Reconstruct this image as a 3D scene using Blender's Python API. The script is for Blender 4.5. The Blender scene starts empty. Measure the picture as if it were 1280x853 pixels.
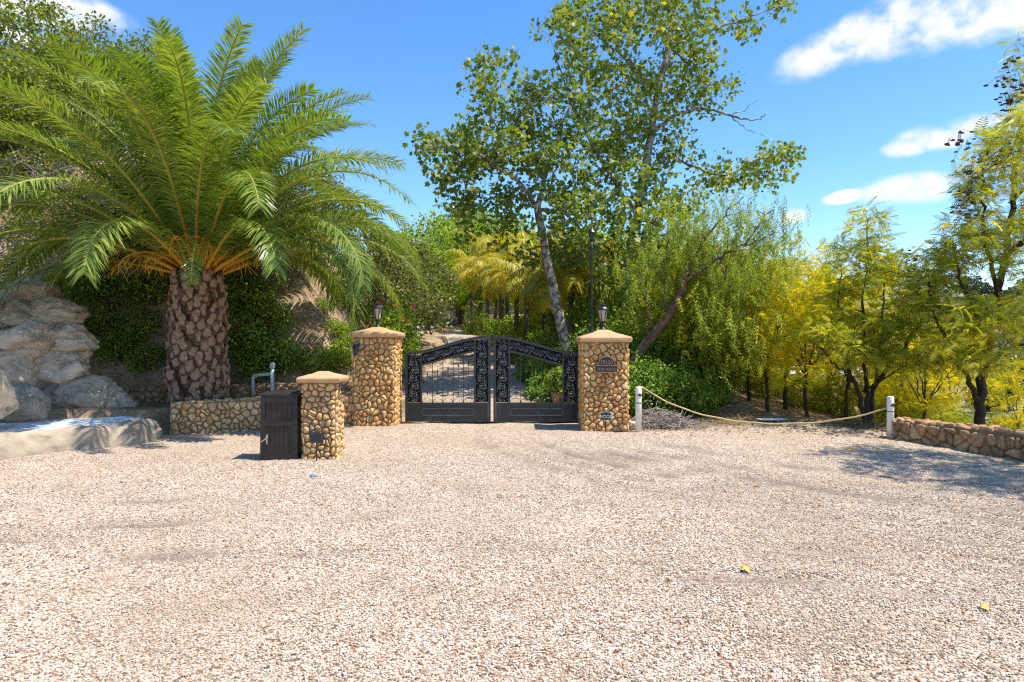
import bpy, math, random
import numpy as np
from mathutils import Vector, noise as mnoise

# ------------------------------------------------------------------ camera, sky, sun
scene = bpy.context.scene
COL = scene.collection
R = math.radians
CAMH, HORIZ, FPX = 1.75, 432.0, 853.33          # camera height, horizon row and focal length (in 1280 px)

cam_d = bpy.data.cameras.new('camera')
cam = bpy.data.objects.new('camera', cam_d); COL.objects.link(cam)
cam.location = (0, 0, CAMH); cam.rotation_euler = (R(90), 0, 0)
cam_d.sensor_width = 36; cam_d.lens = 24.0
cam_d.shift_y = (HORIZ - 426.5) / 1280.0
cam_d.clip_start = 0.05; cam_d.clip_end = 6000
scene.camera = cam

SUN = Vector((0.43, -0.10, 0.90)).normalized()
world = bpy.data.worlds.new('World'); scene.world = world; world.use_nodes = True
sun_d = bpy.data.lights.new('sun', 'SUN'); sun_d.energy = 4.5; sun_d.angle = R(0.53); sun_d.color = (1.0, 0.925, 0.81)
sun = bpy.data.objects.new('sun', sun_d); COL.objects.link(sun)
sun.rotation_euler = (-SUN).to_track_quat('-Z', 'Y').to_euler(); sun.location = (6, 0, 20)
vs = scene.view_settings
vs.view_transform = 'Standard'; vs.look = 'None'; vs.exposure = 0.85; vs.gamma = 1.0
try: vs.use_curve_mapping = False
except Exception: pass
scene.cycles.use_denoising = False; scene.cycles.filter_width = 1.25
scene.cycles.max_bounces = 8; scene.cycles.diffuse_bounces = 5; scene.cycles.transmission_bounces = 6
scene.cycles.glossy_bounces = 2; scene.cycles.transparent_max_bounces = 6
scene.cycles.caustics_reflective = False; scene.cycles.caustics_refractive = False


def build_sky():
    nt = world.node_tree; N = nt.nodes; L = nt.links
    bg = N['Background']; bg.inputs['Strength'].default_value = 0.15
    sky = N.new('ShaderNodeTexSky'); sky.sky_type = 'NISHITA'; sky.sun_disc = False
    sky.sun_elevation = math.asin(SUN.z); sky.sun_rotation = math.atan2(SUN.x, SUN.y)
    sky.altitude = 300; sky.air_density = 1.0; sky.dust_density = 0.25; sky.ozone_density = 2.4
    hs = N.new('ShaderNodeHueSaturation'); hs.inputs['Saturation'].default_value = 1.27
    hs.inputs['Value'].default_value = .97; hs.inputs['Hue'].default_value = .502
    L.new(sky.outputs[0], hs.inputs['Color'])
    tc = N.new('ShaderNodeTexCoord')

    def m(op, a, b=None, c=None):
        n = N.new('ShaderNodeMath'); n.operation = op
        for i, v in enumerate((a, b, c)):
            if v is None: continue
            if isinstance(v, (int, float)): n.inputs[i].default_value = v
            else: L.new(v, n.inputs[i])
        return n.outputs[0]
    sp = N.new('ShaderNodeSeparateXYZ'); L.new(tc.outputs['Generated'], sp.inputs[0])
    az = m('ARCTAN2', sp.outputs[0], sp.outputs[1])
    el = m('ARCSINE', sp.outputs[2])
    # low-frequency warp so the clouds do not read as ellipses
    no = N.new('ShaderNodeTexNoise'); no.inputs['Scale'].default_value = 11.0; no.inputs['Detail'].default_value = 5
    no.inputs['Roughness'].default_value = 0.62
    mp = N.new('ShaderNodeMapping'); mp.inputs['Scale'].default_value = (1, 1, 1.25)
    L.new(tc.outputs['Generated'], mp.inputs[0]); L.new(mp.outputs[0], no.inputs['Vector'])
    n2 = N.new('ShaderNodeTexNoise'); n2.inputs['Scale'].default_value = 30.0; n2.inputs['Detail'].default_value = 3
    L.new(mp.outputs[0], n2.inputs['Vector'])

    def ae(x, y):
        dx, dz = (x - 640) / FPX, (HORIZ - y) / FPX
        return math.atan2(dx, 1), math.atan2(dz, math.hypot(1, dx))
    clouds = []   # az, el, half width, half height, tilt, strength
    for x, y, rx, ry, t, s in ((1085, 42, 95, 26, 0.25, 1.0), (1210, 16, 130, 30, 0.05, 1.1), (1040, 60, 45, 14, .5, .8),
                               (1200, 164, 60, 15, 0.05, 1.0), (1130, 186, 22, 10, 0, 1.0), (1140, 236, 52, 17, 0, 1.0),
                               (1057, 246, 24, 8, 0.1, .8), (993, 270, 20, 9, 0, .75), (55, 6, 75, 22, 0, 1.1), (30, 48, 45, 12, 0, .55)):
        a, e = ae(x, y); clouds.append((a, e, rx / FPX, ry / FPX, t, s))
    rng = random.Random(4)
    for k in range(7):                                                  # the same fair-weather clouds all round the sky
        a = rng.uniform(0.85, 2 * math.pi - 0.85); a = a if a < math.pi else a - 2 * math.pi
        clouds.append((a, rng.uniform(.12, .75), rng.uniform(.04, .2), rng.uniform(.015, .05), rng.uniform(-.2, .2), rng.uniform(.8, 1.1)))
    cv = N.new('ShaderNodeCombineXYZ'); L.new(az, cv.inputs[0]); L.new(el, cv.inputs[1])
    near = None
    for a, e, rx, ry, t, s in clouds:
        mp2 = N.new('ShaderNodeMapping'); mp2.vector_type = 'TEXTURE'
        mp2.inputs['Location'].default_value = (a, e, 0); mp2.inputs['Rotation'].default_value = (0, 0, t)
        mp2.inputs['Scale'].default_value = (rx * (.7 + .3 * s), ry * (.7 + .3 * s), 1); L.new(cv.outputs[0], mp2.inputs[0])
        ln = N.new('ShaderNodeVectorMath'); ln.operation = 'LENGTH'; L.new(mp2.outputs[0], ln.inputs[0])
        near = ln.outputs['Value'] if near is None else m('MINIMUM', near, ln.outputs['Value'])
    tot = m('MAXIMUM', m('SUBTRACT', 1.2, m('MULTIPLY', m('MULTIPLY', near, near), .62)), 0.0)
    nn = m('ADD', m('MULTIPLY', no.outputs[0], 1.5), m('MULTIPLY', n2.outputs[0], 1.0))
    dens = m('MULTIPLY', tot, m('SUBTRACT', nn, 0.62))
    mr = N.new('ShaderNodeMapRange'); mr.interpolation_type = 'SMOOTHSTEP'
    mr.inputs['From Min'].default_value = 0.22; mr.inputs['From Max'].default_value = 0.85
    L.new(dens, mr.inputs['Value'])
    mx = N.new('ShaderNodeMix'); mx.data_type = 'RGBA'
    L.new(mr.outputs[0], mx.inputs['Factor']); L.new(hs.outputs[0], mx.inputs[6])
    mx.inputs[7].default_value = (3.9, 3.98, 4.05, 1)
    L.new(mx.outputs[2], bg.inputs['Color'])


build_sky()
world.cycles.sampling_method = 'MANUAL'; world.cycles.sample_map_resolution = 256

# ------------------------------------------------------------------ helpers
def P(x, y, d):
    """photo pixel (1280 wide) at depth d -> world point"""
    return np.array([(x - 640) / FPX * d, d, CAMH - (y - HORIZ) / FPX * d])


def tag(o, label, cat=None, group=None, kind=None):
    if label: o['label'] = label
    if cat: o['category'] = cat
    if group: o['group'] = group
    if kind: o['kind'] = kind
    return o


def thing(name, label, cat, loc=(0, 0, 0), rz=0, group=None):
    o = bpy.data.objects.new(name, None); COL.objects.link(o)
    o.location = loc; o.rotation_euler = (0, 0, rz); o.empty_display_size = .2
    return tag(o, label, cat, group)


def link(name, me, parent=None):
    o = bpy.data.objects.new(name, me); COL.objects.link(o)
    if parent is not None: o.parent = parent
    return o


def copy_tree(o, parent=None):
    c = o.copy(); COL.objects.link(c)
    if parent is not None: c.parent = parent
    for ch in list(o.children): copy_tree(ch, c)
    return c


class MB:
    def __init__(s): s.v = []; s.q = []; s.t = []; s.r = []; s.n = 0

    def add(s, v, q=None, t=None, r=0.0):
        v = np.asarray(v, float).reshape(-1, 3); k = len(v)
        s.v.append(v)
        if q is not None and len(q): s.q.append(np.asarray(q, int).reshape(-1, 4) + s.n)
        if t is not None and len(t): s.t.append(np.asarray(t, int).reshape(-1, 3) + s.n)
        s.r.append(np.broadcast_to(np.asarray(r, float), (k,)).copy()); s.n += k
        return s

    def box(s, c, size, rz=0.0, r=0.0):
        c = np.asarray(c, float); h = np.asarray(size, float) / 2
        v = np.array([[x, y, z] for z in (-1, 1) for y in (-1, 1) for x in (-1, 1)], float) * h
        ca, sa = math.cos(rz), math.sin(rz)
        v = np.stack([v[:, 0] * ca - v[:, 1] * sa, v[:, 0] * sa + v[:, 1] * ca, v[:, 2]], 1) + c
        return s.add(v, [[0, 2, 3, 1], [4, 5, 7, 6], [0, 1, 5, 4], [2, 6, 7, 3], [0, 4, 6, 2], [1, 3, 7, 5]], r=r)

    def tube(s, pts, rad, sides=6, r=0.0, cap=True):
        p = np.asarray(pts, float); n = len(p)
        rad = np.broadcast_to(np.asarray(rad, float), (n,))
        t = np.empty_like(p); t[1:-1] = p[2:] - p[:-2]; t[0] = p[1] - p[0]; t[-1] = p[-1] - p[-2]
        t /= np.linalg.norm(t, axis=1)[:, None] + 1e-9
        up = np.array([0, 0, 1.]) if abs(t[0, 2]) < .8 else np.array([1., 0, 0])
        a = np.empty_like(p); prev = up
        for i in range(n):
            x = prev - t[i] * prev.dot(t[i]); x /= np.linalg.norm(x) + 1e-9; a[i] = x; prev = x
        b = np.cross(t, a)
        th = np.arange(sides) * 2 * math.pi / sides
        v = p[:, None] + rad[:, None, None] * (a[:, None] * np.cos(th)[None, :, None] + b[:, None] * np.sin(th)[None, :, None])
        v = v.reshape(-1, 3)
        i = np.arange(n - 1)[:, None] * sides; j = np.arange(sides)[None]; k = (j + 1) % sides
        q = np.stack([i + j, i + k, i + sides + k, i + sides + j], -1).reshape(-1, 4)
        tr = []
        if cap:
            v = np.vstack([v, p[0], p[-1]]); e = n * sides
            for jj in range(sides):
                kk = (jj + 1) % sides
                tr += [[e, kk, jj], [e + 1, (n - 1) * sides + jj, (n - 1) * sides + kk]]
        rr = np.repeat(np.broadcast_to(np.asarray(r, float), (n,)), sides)
        if cap: rr = np.concatenate([rr, rr[:1], rr[-1:]])
        return s.add(v, q, tr, rr)

    def loft(s, rings, r=0.0, cap=True):
        rg = np.asarray(rings, float); n, k = rg.shape[:2]
        i = np.arange(n - 1)[:, None] * k; j = np.arange(k)[None]; l = (j + 1) % k
        q = np.stack([i + j, i + l, i + k + l, i + k + j], -1).reshape(-1, 4)
        v = rg.reshape(-1, 3); tr = []
        if cap:
            v = np.vstack([v, rg[0].mean(0), rg[-1].mean(0)]); e = n * k
            for jj in range(k):
                kk = (jj + 1) % k
                tr += [[e, kk, jj], [e + 1, (n - 1) * k + jj, (n - 1) * k + kk]]
        return s.add(v, q, tr, r)

    def lathe(s, prof, c=(0, 0, 0), sides=16, r=0.0, ph=0.0):
        th = np.arange(sides) * 2 * math.pi / sides + ph
        c = np.asarray(c, float)
        return s.loft([np.stack([np.cos(th) * a, np.sin(th) * a, np.full(sides, z)], 1) + c for a, z in prof], r)

    def rects(s, prof, c=(0, 0, 0), r=0.0):
        c = np.asarray(c, float)
        return s.loft([np.array([[-w, -d, z], [w, -d, z], [w, d, z], [-w, d, z]]) + c for w, d, z in prof], r)

    def mesh(s, name, mat, smooth=False):
        V = np.concatenate(s.v) if s.v else np.zeros((0, 3))
        Q = np.concatenate(s.q) if s.q else np.zeros((0, 4), int)
        T = np.concatenate(s.t) if s.t else np.zeros((0, 3), int)
        me = bpy.data.meshes.new(name)
        me.vertices.add(len(V)); me.vertices.foreach_set('co', V.astype(np.float32).ravel())
        nl = len(Q) * 4 + len(T) * 3
        me.loops.add(nl); me.loops.foreach_set('vertex_index', np.concatenate([Q.ravel(), T.ravel()]).astype(np.int32))
        me.polygons.add(len(Q) + len(T))
        st = np.concatenate([np.arange(len(Q)) * 4, len(Q) * 4 + np.arange(len(T)) * 3]).astype(np.int32)
        me.polygons.foreach_set('loop_start', st)
        me.update(calc_edges=True)
        me.polygons.foreach_set('use_smooth', np.full(len(st), smooth, dtype=bool))
        at = me.attributes.new('rnd', 'FLOAT', 'POINT')
        at.data.foreach_set('value', np.concatenate(s.r).astype(np.float32) if s.r else np.zeros(0, np.float32))
        me.materials.append(mat); me.update()
        return me

    def build(s, name, mat, parent=None, smooth=False):
        return link(name, s.mesh(name, mat, smooth), parent)


def vnoise(p, s=1.0, o=0.0):
    return mnoise.noise(Vector((p[0] * s + o, p[1] * s + o * 1.7, p[2] * s - o)))


# ------------------------------------------------------------------ materials
def ramp(nt, fac, stops, interp='LINEAR'):
    n = nt.nodes.new('ShaderNodeValToRGB'); n.color_ramp.interpolation = interp
    e = n.color_ramp.elements
    while len(e) < len(stops): e.new(0.5)
    for i, (p, c) in enumerate(stops): e[i].position = p; e[i].color = (*c, 1)
    nt.links.new(fac, n.inputs[0]); return n.outputs[0]


def tex(nt, kind, scale, detail=4, coord='Object', vec=None, rough=.55):
    N = nt.nodes; L = nt.links
    n = N.new('ShaderNodeTexNoise' if kind == 'noise' else 'ShaderNodeTexVoronoi')
    n.inputs['Scale'].default_value = scale
    if kind == 'noise': n.inputs['Detail'].default_value = detail; n.inputs['Roughness'].default_value = rough
    if vec is None:
        if coord == 'World': g = N.new('ShaderNodeNewGeometry'); vec = g.outputs['Position']
        else: g = N.new('ShaderNodeTexCoord'); vec = g.outputs[coord]
    L.new(vec, n.inputs['Vector']); return n


def mixc(nt, fac, a, b, mode='MIX'):
    n = nt.nodes.new('ShaderNodeMix'); n.data_type = 'RGBA'; n.blend_type = mode
    for sck, v in ((n.inputs['Factor'], fac), (n.inputs[6], a), (n.inputs[7], b)):
        if isinstance(v, (int, float)): sck.default_value = v
        elif isinstance(v, tuple): sck.default_value = (*v, 1)
        else: nt.links.new(v, sck)
    return n.outputs[2]


def newmat(name):
    m = bpy.data.materials.new(name); m.use_nodes = True
    return m, m.node_tree, m.node_tree.nodes['Principled BSDF']


def surf(name, stops, scale=6, detail=6, rough=.8, bump=0.0, bscale=30, metal=0.0, coord='Object', spec=.4, patch=None, bdist=.02):
    """noise-coloured surface"""
    m, nt, b = newmat(name)
    n = tex(nt, 'noise', scale, detail, coord)
    c = ramp(nt, n.outputs[0], stops)
    if patch:
        n3 = tex(nt, 'noise', patch[0], 3, coord)
        c = mixc(nt, ramp(nt, n3.outputs[0], [(patch[2], (0, 0, 0)), (patch[3], (1, 1, 1))]), c, patch[1])
    nt.links.new(c, b.inputs['Base Color'])
    b.inputs['Roughness'].default_value = rough; b.inputs['Metallic'].default_value = metal
    b.inputs['Specular IOR Level'].default_value = spec
    if bump:
        n2 = tex(nt, 'noise', bscale, 6, coord)
        bp = nt.nodes.new('ShaderNodeBump'); bp.inputs['Strength'].default_value = bump; bp.inputs['Distance'].default_value = bdist
        nt.links.new(n2.outputs[0], bp.inputs['Height']); nt.links.new(bp.outputs[0], b.inputs['Normal'])
    return m


def leafmat(name, stops, trans=.4, tint=(1.25, 1.2, .6), rough=.45, objvar=0.0):
    m, nt, b = newmat(name)
    at = nt.nodes.new('ShaderNodeAttribute'); at.attribute_name = 'rnd'
    f = at.outputs['Fac']
    c = ramp(nt, f, stops)
    nt.links.new(c, b.inputs['Base Color'])
    b.inputs['Roughness'].default_value = rough; b.inputs['Specular IOR Level'].default_value = .35
    tr = nt.nodes.new('ShaderNodeBsdfTranslucent')
    nt.links.new(mixc(nt, 1.0, c, tint, 'MULTIPLY'), tr.inputs[0])
    mx = nt.nodes.new('ShaderNodeMixShader'); mx.inputs[0].default_value = trans
    nt.links.new(b.outputs[0], mx.inputs[1]); nt.links.new(tr.outputs[0], mx.inputs[2])
    nt.links.new(mx.outputs[0], nt.nodes['Material Output'].inputs['Surface'])
    return m


def stonemat(name, stops, rough=.8):
    m, nt, b = newmat(name)
    oi = nt.nodes.new('ShaderNodeObjectInfo'); ge = nt.nodes.new('ShaderNodeNewGeometry')
    ad = nt.nodes.new('ShaderNodeMath'); ad.operation = 'ADD'
    nt.links.new(oi.outputs['Random'], ad.inputs[0]); nt.links.new(ge.outputs['Random Per Island'], ad.inputs[1])
    fr = nt.nodes.new('ShaderNodeMath'); fr.operation = 'FRACT'; nt.links.new(ad.outputs[0], fr.inputs[0])
    c = ramp(nt, fr.outputs[0], stops)
    n = tex(nt, 'noise', 22, 6, 'World')
    c = mixc(nt, 1.0, c, ramp(nt, n.outputs[0], [(.3, (.55, .5, .45)), (.55, (1, 1, 1)), (.75, (1.25, 1.2, 1.1))]), 'MULTIPLY')
    nt.links.new(c, b.inputs['Base Color']); b.inputs['Roughness'].default_value = rough
    b.inputs['Specular IOR Level'].default_value = .3
    n2 = tex(nt, 'noise', 70, 5, 'World'); bp = nt.nodes.new('ShaderNodeBump')
    bp.inputs['Strength'].default_value = .5; bp.inputs['Distance'].default_value = .012
    nt.links.new(n2.outputs[0], bp.inputs['Height']); nt.links.new(bp.outputs[0], b.inputs['Normal'])
    return m


def gravelmat(name, dirt=0.0):
    m, nt, b = newmat(name)
    g = nt.nodes.new('ShaderNodeNewGeometry'); vec = g.outputs['Position']
    v = tex(nt, 'voronoi', 48, vec=vec); v.inputs['Randomness'].default_value = 1.0
    sp = nt.nodes.new('ShaderNodeSeparateColor'); nt.links.new(v.outputs['Color'], sp.inputs[0])
    c = ramp(nt, sp.outputs[0], GRAVEL)
    gap = ramp(nt, v.outputs['Distance'], [(.45, (1, 1, 1)), (.8, (.45, .38, .32))])
    c = mixc(nt, 1.0, c, gap, 'MULTIPLY')
    n = tex(nt, 'noise', .55, 5, vec=vec)
    c = mixc(nt, ramp(nt, n.outputs[0], [(.47 - dirt, (0, 0, 0)), (.68 - dirt, (.8, .8, .8))]), c, (.36, .275, .19))
    at = nt.nodes.new('ShaderNodeAttribute'); at.attribute_name = 'rnd'
    c = mixc(nt, at.outputs['Fac'], c, (.15, .115, .09))
    nt.links.new(c, b.inputs['Base Color']); b.inputs['Roughness'].default_value = .85
    b.inputs['Specular IOR Level'].default_value = .25
    bp = nt.nodes.new('ShaderNodeBump'); bp.inputs['Strength'].default_value = .7; bp.inputs['Distance'].default_value = .015
    bp.invert = True
    nt.links.new(v.outputs['Distance'], bp.inputs['Height']); nt.links.new(bp.outputs[0], b.inputs['Normal'])
    return m


def pebblemat():
    m, nt, b = newmat('pebble')
    oi = nt.nodes.new('ShaderNodeObjectInfo')
    c = ramp(nt, oi.outputs['Random'], GRAVEL)
    n = tex(nt, 'noise', .8, 4, 'World')
    c = mixc(nt, ramp(nt, n.outputs[0], [(.47, (0, 0, 0)), (.66, (.62, .62, .62))]), c, (.33, .25, .17))
    nt.links.new(c, b.inputs['Base Color']); b.inputs['Roughness'].default_value = .7; b.inputs['Specular IOR Level'].default_value = .3
    return m


GRAVEL = [(0, (.12, .08, .06)), (.07, (.26, .15, .09)), (.16, (.48, .31, .20)), (.28, (.58, .46, .36)),
          (.5, (.70, .60, .50)), (.75, (.77, .70, .62)), (1, (.83, .79, .74))]
GRAVEL = [(p, (.745 * c[0], .715 * c[1], .665 * c[2])) for p, c in GRAVEL]


M = {}
M['gravel'] = gravelmat('gravel'); M['gravel_drive'] = gravelmat('gravel_drive', .03); M['pebble'] = pebblemat()
M['dirt'] = surf('dirt', [(.25, (.15, .095, .058)), (.5, (.32, .215, .13)), (.75, (.48, .34, .22))], 2.2, 9, .95, .9, 14, coord='World',
                 patch=(.45, (.17, .13, .06), .45, .62), bdist=.06)
M['farland'] = surf('farland', [(.3, (.09, .1, .045)), (.5, (.26, .22, .13)), (.7, (.42, .36, .26))], .035, 8, 1, coord='World')
M['stone'] = stonemat('stone', [(p, (1.35 * c[0], 1.27 * c[1], 1.12 * c[2])) for p, c in [(0, (.36, .19, .07)), (.2, (.50, .31, .13)), (.4, (.43, .23, .08)), (.55, (.56, .40, .20)), (.75, (.40, .26, .12)), (.9, (.60, .46, .27)), (1, (.34, .15, .05))]])
M['stone_pale'] = stonemat('stone_pale', [(p, (1.25 * c[0], 1.2 * c[1], 1.1 * c[2])) for p, c in [(0, (.40, .25, .12)), (.3, (.55, .38, .2)), (.6, (.47, .29, .13)), (.8, (.60, .46, .28)), (1, (.36, .23, .13))]])
M['stone_brown'] = stonemat('stone_brown', [(p, (1.2 * c[0], 1.15 * c[1], 1.05 * c[2])) for p, c in [(0, (.24, .14, .08)), (.3, (.38, .24, .135)), (.6, (.30, .18, .10)), (.8, (.44, .30, .18)), (1, (.2, .12, .07))]])
M['mortar'] = surf('mortar', [(.3, (.17, .10, .05)), (.7, (.28, .175, .09))], 20, 6, .95, .6, 60)
M['cap'] = surf('cap', [(.3, (.46, .27, .13)), (.7, (.56, .35, .18))], 8, 8, .75, .25, 60, patch=(5, (.38, .24, .14), .5, .72), bdist=.006)
M['iron'] = surf('iron', [(.3, (.007, .0085, .012)), (.7, (.016, .018, .024))], 9, 6, .36, .15, 50, .0, spec=.55, patch=(3, (.05, .054, .062), .56, .8), bdist=.005)
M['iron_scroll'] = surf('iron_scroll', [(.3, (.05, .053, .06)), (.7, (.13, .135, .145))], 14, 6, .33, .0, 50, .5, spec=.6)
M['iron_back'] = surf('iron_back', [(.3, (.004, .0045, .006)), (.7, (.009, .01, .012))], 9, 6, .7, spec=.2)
M['bronze'] = surf('bronze', [(.3, (.045, .026, .02)), (.7, (.085, .05, .038))], 20, 6, .5, .1, 50, .2)
M['letter'] = surf('letter', [(.3, (.22, .15, .12)), (.7, (.32, .23, .19))], 20, 3, .4, metal=.3)
M['letter_pale'] = surf('letter_pale', [(.3, (.5, .47, .4)), (.7, (.62, .58, .5))], 20, 3, .5)
M['box_brown'] = surf('box_brown', [(.3, (.016, .0125, .0115)), (.7, (.028, .022, .020))], 7, 8, .5, .12, 90, spec=.4, bdist=.004)
M['box_panel'] = surf('box_panel', [(.3, (.026, .016, .013)), (.7, (.042, .027, .023))], 7, 8, .55, .12, 90, spec=.35, bdist=.004)
M['steel'] = surf('steel', [(.3, (.4, .4, .41)), (.7, (.55, .55, .56))], 20, 3, .3, metal=.9)
M['white_paint'] = surf('white_paint', [(.3, (.66, .62, .54)), (.7, (.78, .75, .68))], 9, 6, .6, .1, 60, patch=(5, (.5, .44, .34), .58, .8))
M['rope'] = surf('rope', [(.3, (.42, .31, .14)), (.7, (.62, .5, .28))], 40, 3, .9)
M['pvc'] = surf('pvc', [(.3, (.34, .37, .4)), (.7, (.5, .53, .56))], 14, 3, .5)
M['glass'] = surf('lamp_glass', [(.3, (.34, .30, .23)), (.7, (.52, .47, .38))], 12, 3, .15, spec=.6)
M['rock'] = surf('rock', [(.25, (.36, .26, .17)), (.5, (.56, .425, .30)), (.75, (.66, .52, .38))], 1.6, 10, .9, .9, 6, patch=(2.3, (.2, .14, .095), .55, .75), bdist=.06)
M['rock_grey'] = surf('rock_grey', [(.25, (.24, .19, .14)), (.5, (.36, .295, .22)), (.75, (.45, .375, .285))], 1.8, 10, .9, .7, 7, patch=(1.6, (.17, .14, .1), .56, .75), bdist=.05)
M['plaster'] = surf('plaster', [(.3, (.52, .62, .72)), (.6, (.68, .76, .82)), (.8, (.78, .83, .87))], 3.5, 8, .55, .5, 22, patch=(5, (.3, .36, .42), .6, .8))
M['boot'] = surf('boot', [(.25, (.05, .026, .015)), (.5, (.12, .064, .038)), (.75, (.21, .125, .08))], 7, 8, .85, .7, 40)
M['boot_cut'] = surf('boot_cut', [(.25, (.17, .095, .055)), (.5, (.30, .185, .12)), (.75, (.42, .29, .20))], 14, 8, .85, .5, 50)
M['fibre'] = surf('fibre', [(.3, (.035, .02, .013)), (.7, (.085, .05, .032))], 18, 8, .95, .8, 40)
M['bark'] = surf('bark', [(.3, (.055, .036, .025)), (.7, (.14, .10, .072))], 9, 8, .95, .8, 22)
M['bark_red'] = surf('bark_red', [(.3, (.085, .045, .027)), (.7, (.19, .115, .07))], 7, 8, .95, .8, 18)
M['bark_dark'] = surf('bark_dark', [(.3, (.022, .015, .011)), (.7, (.062, .045, .033))], 9, 8, .95, .8, 22)
M['bark_syc'] = surf('bark_syc', [(.3, (.26, .23, .195)), (.55, (.40, .37, .33)), (.75, (.50, .47, .43))], 5, 8, .8, .6, 24, patch=(6.5, (.11, .085, .065), .47, .56))
M['twig'] = surf('twig', [(.3, (.17, .14, .115)), (.7, (.34, .30, .26))], 9, 4, .95)
M['palm_trunk'] = surf('palm_trunk', [(.3, (.055, .045, .035)), (.7, (.15, .125, .10))], 5, 6, .9, .5, 20)
M['terracotta'] = surf('terracotta', [(.3, (.19, .115, .07)), (.7, (.3, .19, .12))], 6, 5, .8, .2, 30)
M['housewall'] = surf('housewall', [(.3, (.6, .55, .47)), (.7, (.68, .64, .57))], .3, 4, .9)
M['houseroof'] = surf('houseroof', [(.3, (.34, .2, .14)), (.7, (.44, .28, .2))], .5, 4, .9)
M['window'] = surf('window', [(.3, (.03, .04, .05)), (.7, (.06, .07, .08))], 3, 2, .2)
M['pod'] = surf('pod', [(.3, (.045, .02, .016)), (.7, (.10, .045, .03))], 12, 3, .7)
M['white_board'] = surf('white_board', [(.3, (.62, .62, .62)), (.7, (.74, .74, .73))], 4, 3, .6)
M['ear'] = surf('ear', [(.3, (.22, .17, .15)), (.7, (.32, .26, .24))], 10, 3, .6)
M['blue'] = surf('blue', [(.3, (.08, .2, .5)), (.7, (.14, .3, .62))], 10, 3, .4)
M['yellow_leaf'] = surf('yellow_leaf', [(.3, (.45, .28, .02)), (.7, (.6, .42, .05))], 10, 3, .7)

M['l_palm'] = leafmat('palm_leaf', [(p, tuple(min(.7, 1.6 * v) for v in c)) for p, c in [(0, (.045, .085, .014)), (.5, (.125, .175, .028)), (.85, (.24, .275, .06)), (1, (.38, .38, .16))]], .34, (1.25, 1.25, .45), .25)
M['rachis'] = leafmat('rachis', [(0, (.56, .26, .02)), (.18, (.52, .30, .03)), (.4, (.36, .34, .06)), (1, (.26, .30, .06))], .05)
M['l_syc'] = leafmat('sycamore_leaf', [(p, tuple(min(.7, 1.8 * v) for v in c)) for p, c in [(0, (.042, .065, .012)), (.5, (.09, .125, .02)), (.85, (.17, .19, .035)), (1, (.32, .23, .05))]], .42, (1.5, 1.45, .4))
M['l_jac'] = leafmat('feather_leaf', [(0, (.28, .32, .012)), (.5, (.52, .52, .015)), (.85, (.68, .60, .015)), (1, (.74, .55, .02))], .55, (1.5, 1.3, .35))
M['l_jacg'] = leafmat('feather_leaf_green', [(p, tuple(min(.7, 1.7 * v) for v in c)) for p, c in [(0, (.10, .135, .018)), (.5, (.20, .23, .025)), (.85, (.36, .33, .03)), (1, (.5, .38, .03))]], .48, (1.5, 1.35, .4))
M['l_pep'] = leafmat('pepper_leaf', [(p, tuple(min(.7, 1.4 * v) for v in c)) for p, c in [(0, (.09, .14, .025)), (.5, (.20, .26, .04)), (.85, (.32, .35, .05)), (1, (.46, .42, .05))]], .45, (1.3, 1.3, .5))
M['l_green'] = leafmat('shrub_leaf', [(p, tuple(min(.7, 2.4 * v) for v in c)) for p, c in [(0, (.03, .06, .010)), (.5, (.075, .12, .016)), (.85, (.14, .19, .025)), (1, (.24, .26, .04))]], .36, (1.3, 1.4, .4))
M['l_bright'] = leafmat('bright_leaf', [(p, tuple(min(.7, 1.4 * v) for v in c)) for p, c in [(0, (.07, .13, .015)), (.5, (.16, .24, .02)), (.85, (.28, .34, .03)), (1, (.42, .4, .06))]], .42, (1.4, 1.35, .4))
M['l_olive'] = leafmat('olive_leaf', [(p, tuple(min(.7, 1.25 * v) for v in c)) for p, c in [(0, (.055, .075, .018)), (.5, (.12, .14, .03)), (.85, (.20, .20, .045)), (1, (.28, .24, .08))]], .34, (1.3, 1.2, .5))
M['l_hill'] = leafmat('hill_tree_leaf', [(p, tuple(min(.7, 1.3 * v) for v in c)) for p, c in [(0, (.06, .09, .014)), (.5, (.13, .17, .022)), (.85, (.24, .25, .03)), (1, (.34, .30, .04))]], .36, (1.3, 1.2, .45))
M['l_king'] = leafmat('golden_palm_leaf', [(p, tuple(min(.75, 1.4 * v) for v in c)) for p, c in [(0, (.14, .17, .015)), (.5, (.32, .30, .02)), (.85, (.5, .38, .02)), (1, (.58, .4, .03))]], .42, (1.3, 1.1, .35))
M['l_far'] = leafmat('far_leaf', [(0, (.03, .045, .022)), (.6, (.05, .075, .035)), (1, (.1, .12, .05))], .2)
M['l_dry'] = leafmat('litter_leaf', [(0, (.10, .06, .03)), (.5, (.22, .14, .07)), (1, (.38, .27, .14))], .15)
M['petal'] = leafmat('petal', [(0, (.5, .02, .05)), (1, (.65, .04, .08))], .3, (1, .8, .8))

# ------------------------------------------------------------------ terrain
def sstep(a, b, x):
    t = np.clip((x - a) / (b - a), 0, 1); return t * t * (3 - 2 * t)


DR_Y = [0, 15, 19, 24, 31, 42, 55, 75, 120]
DR_X = [0, 0, -.75, -1.25, -2.1, -4.9, -10.5, -22, -60]
XE_Y = [-60, 0, 6, 10, 13.3, 15.4, 17, 30, 60, 200]
XE_X = [16, 10, 9.1, 8.4, 7.7, 5.9, 5.7, 7, 8, 10]


def yfront(x): return 13.2 + (np.clip(x, -8.5, -2.9) + 6.9) * .436


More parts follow.
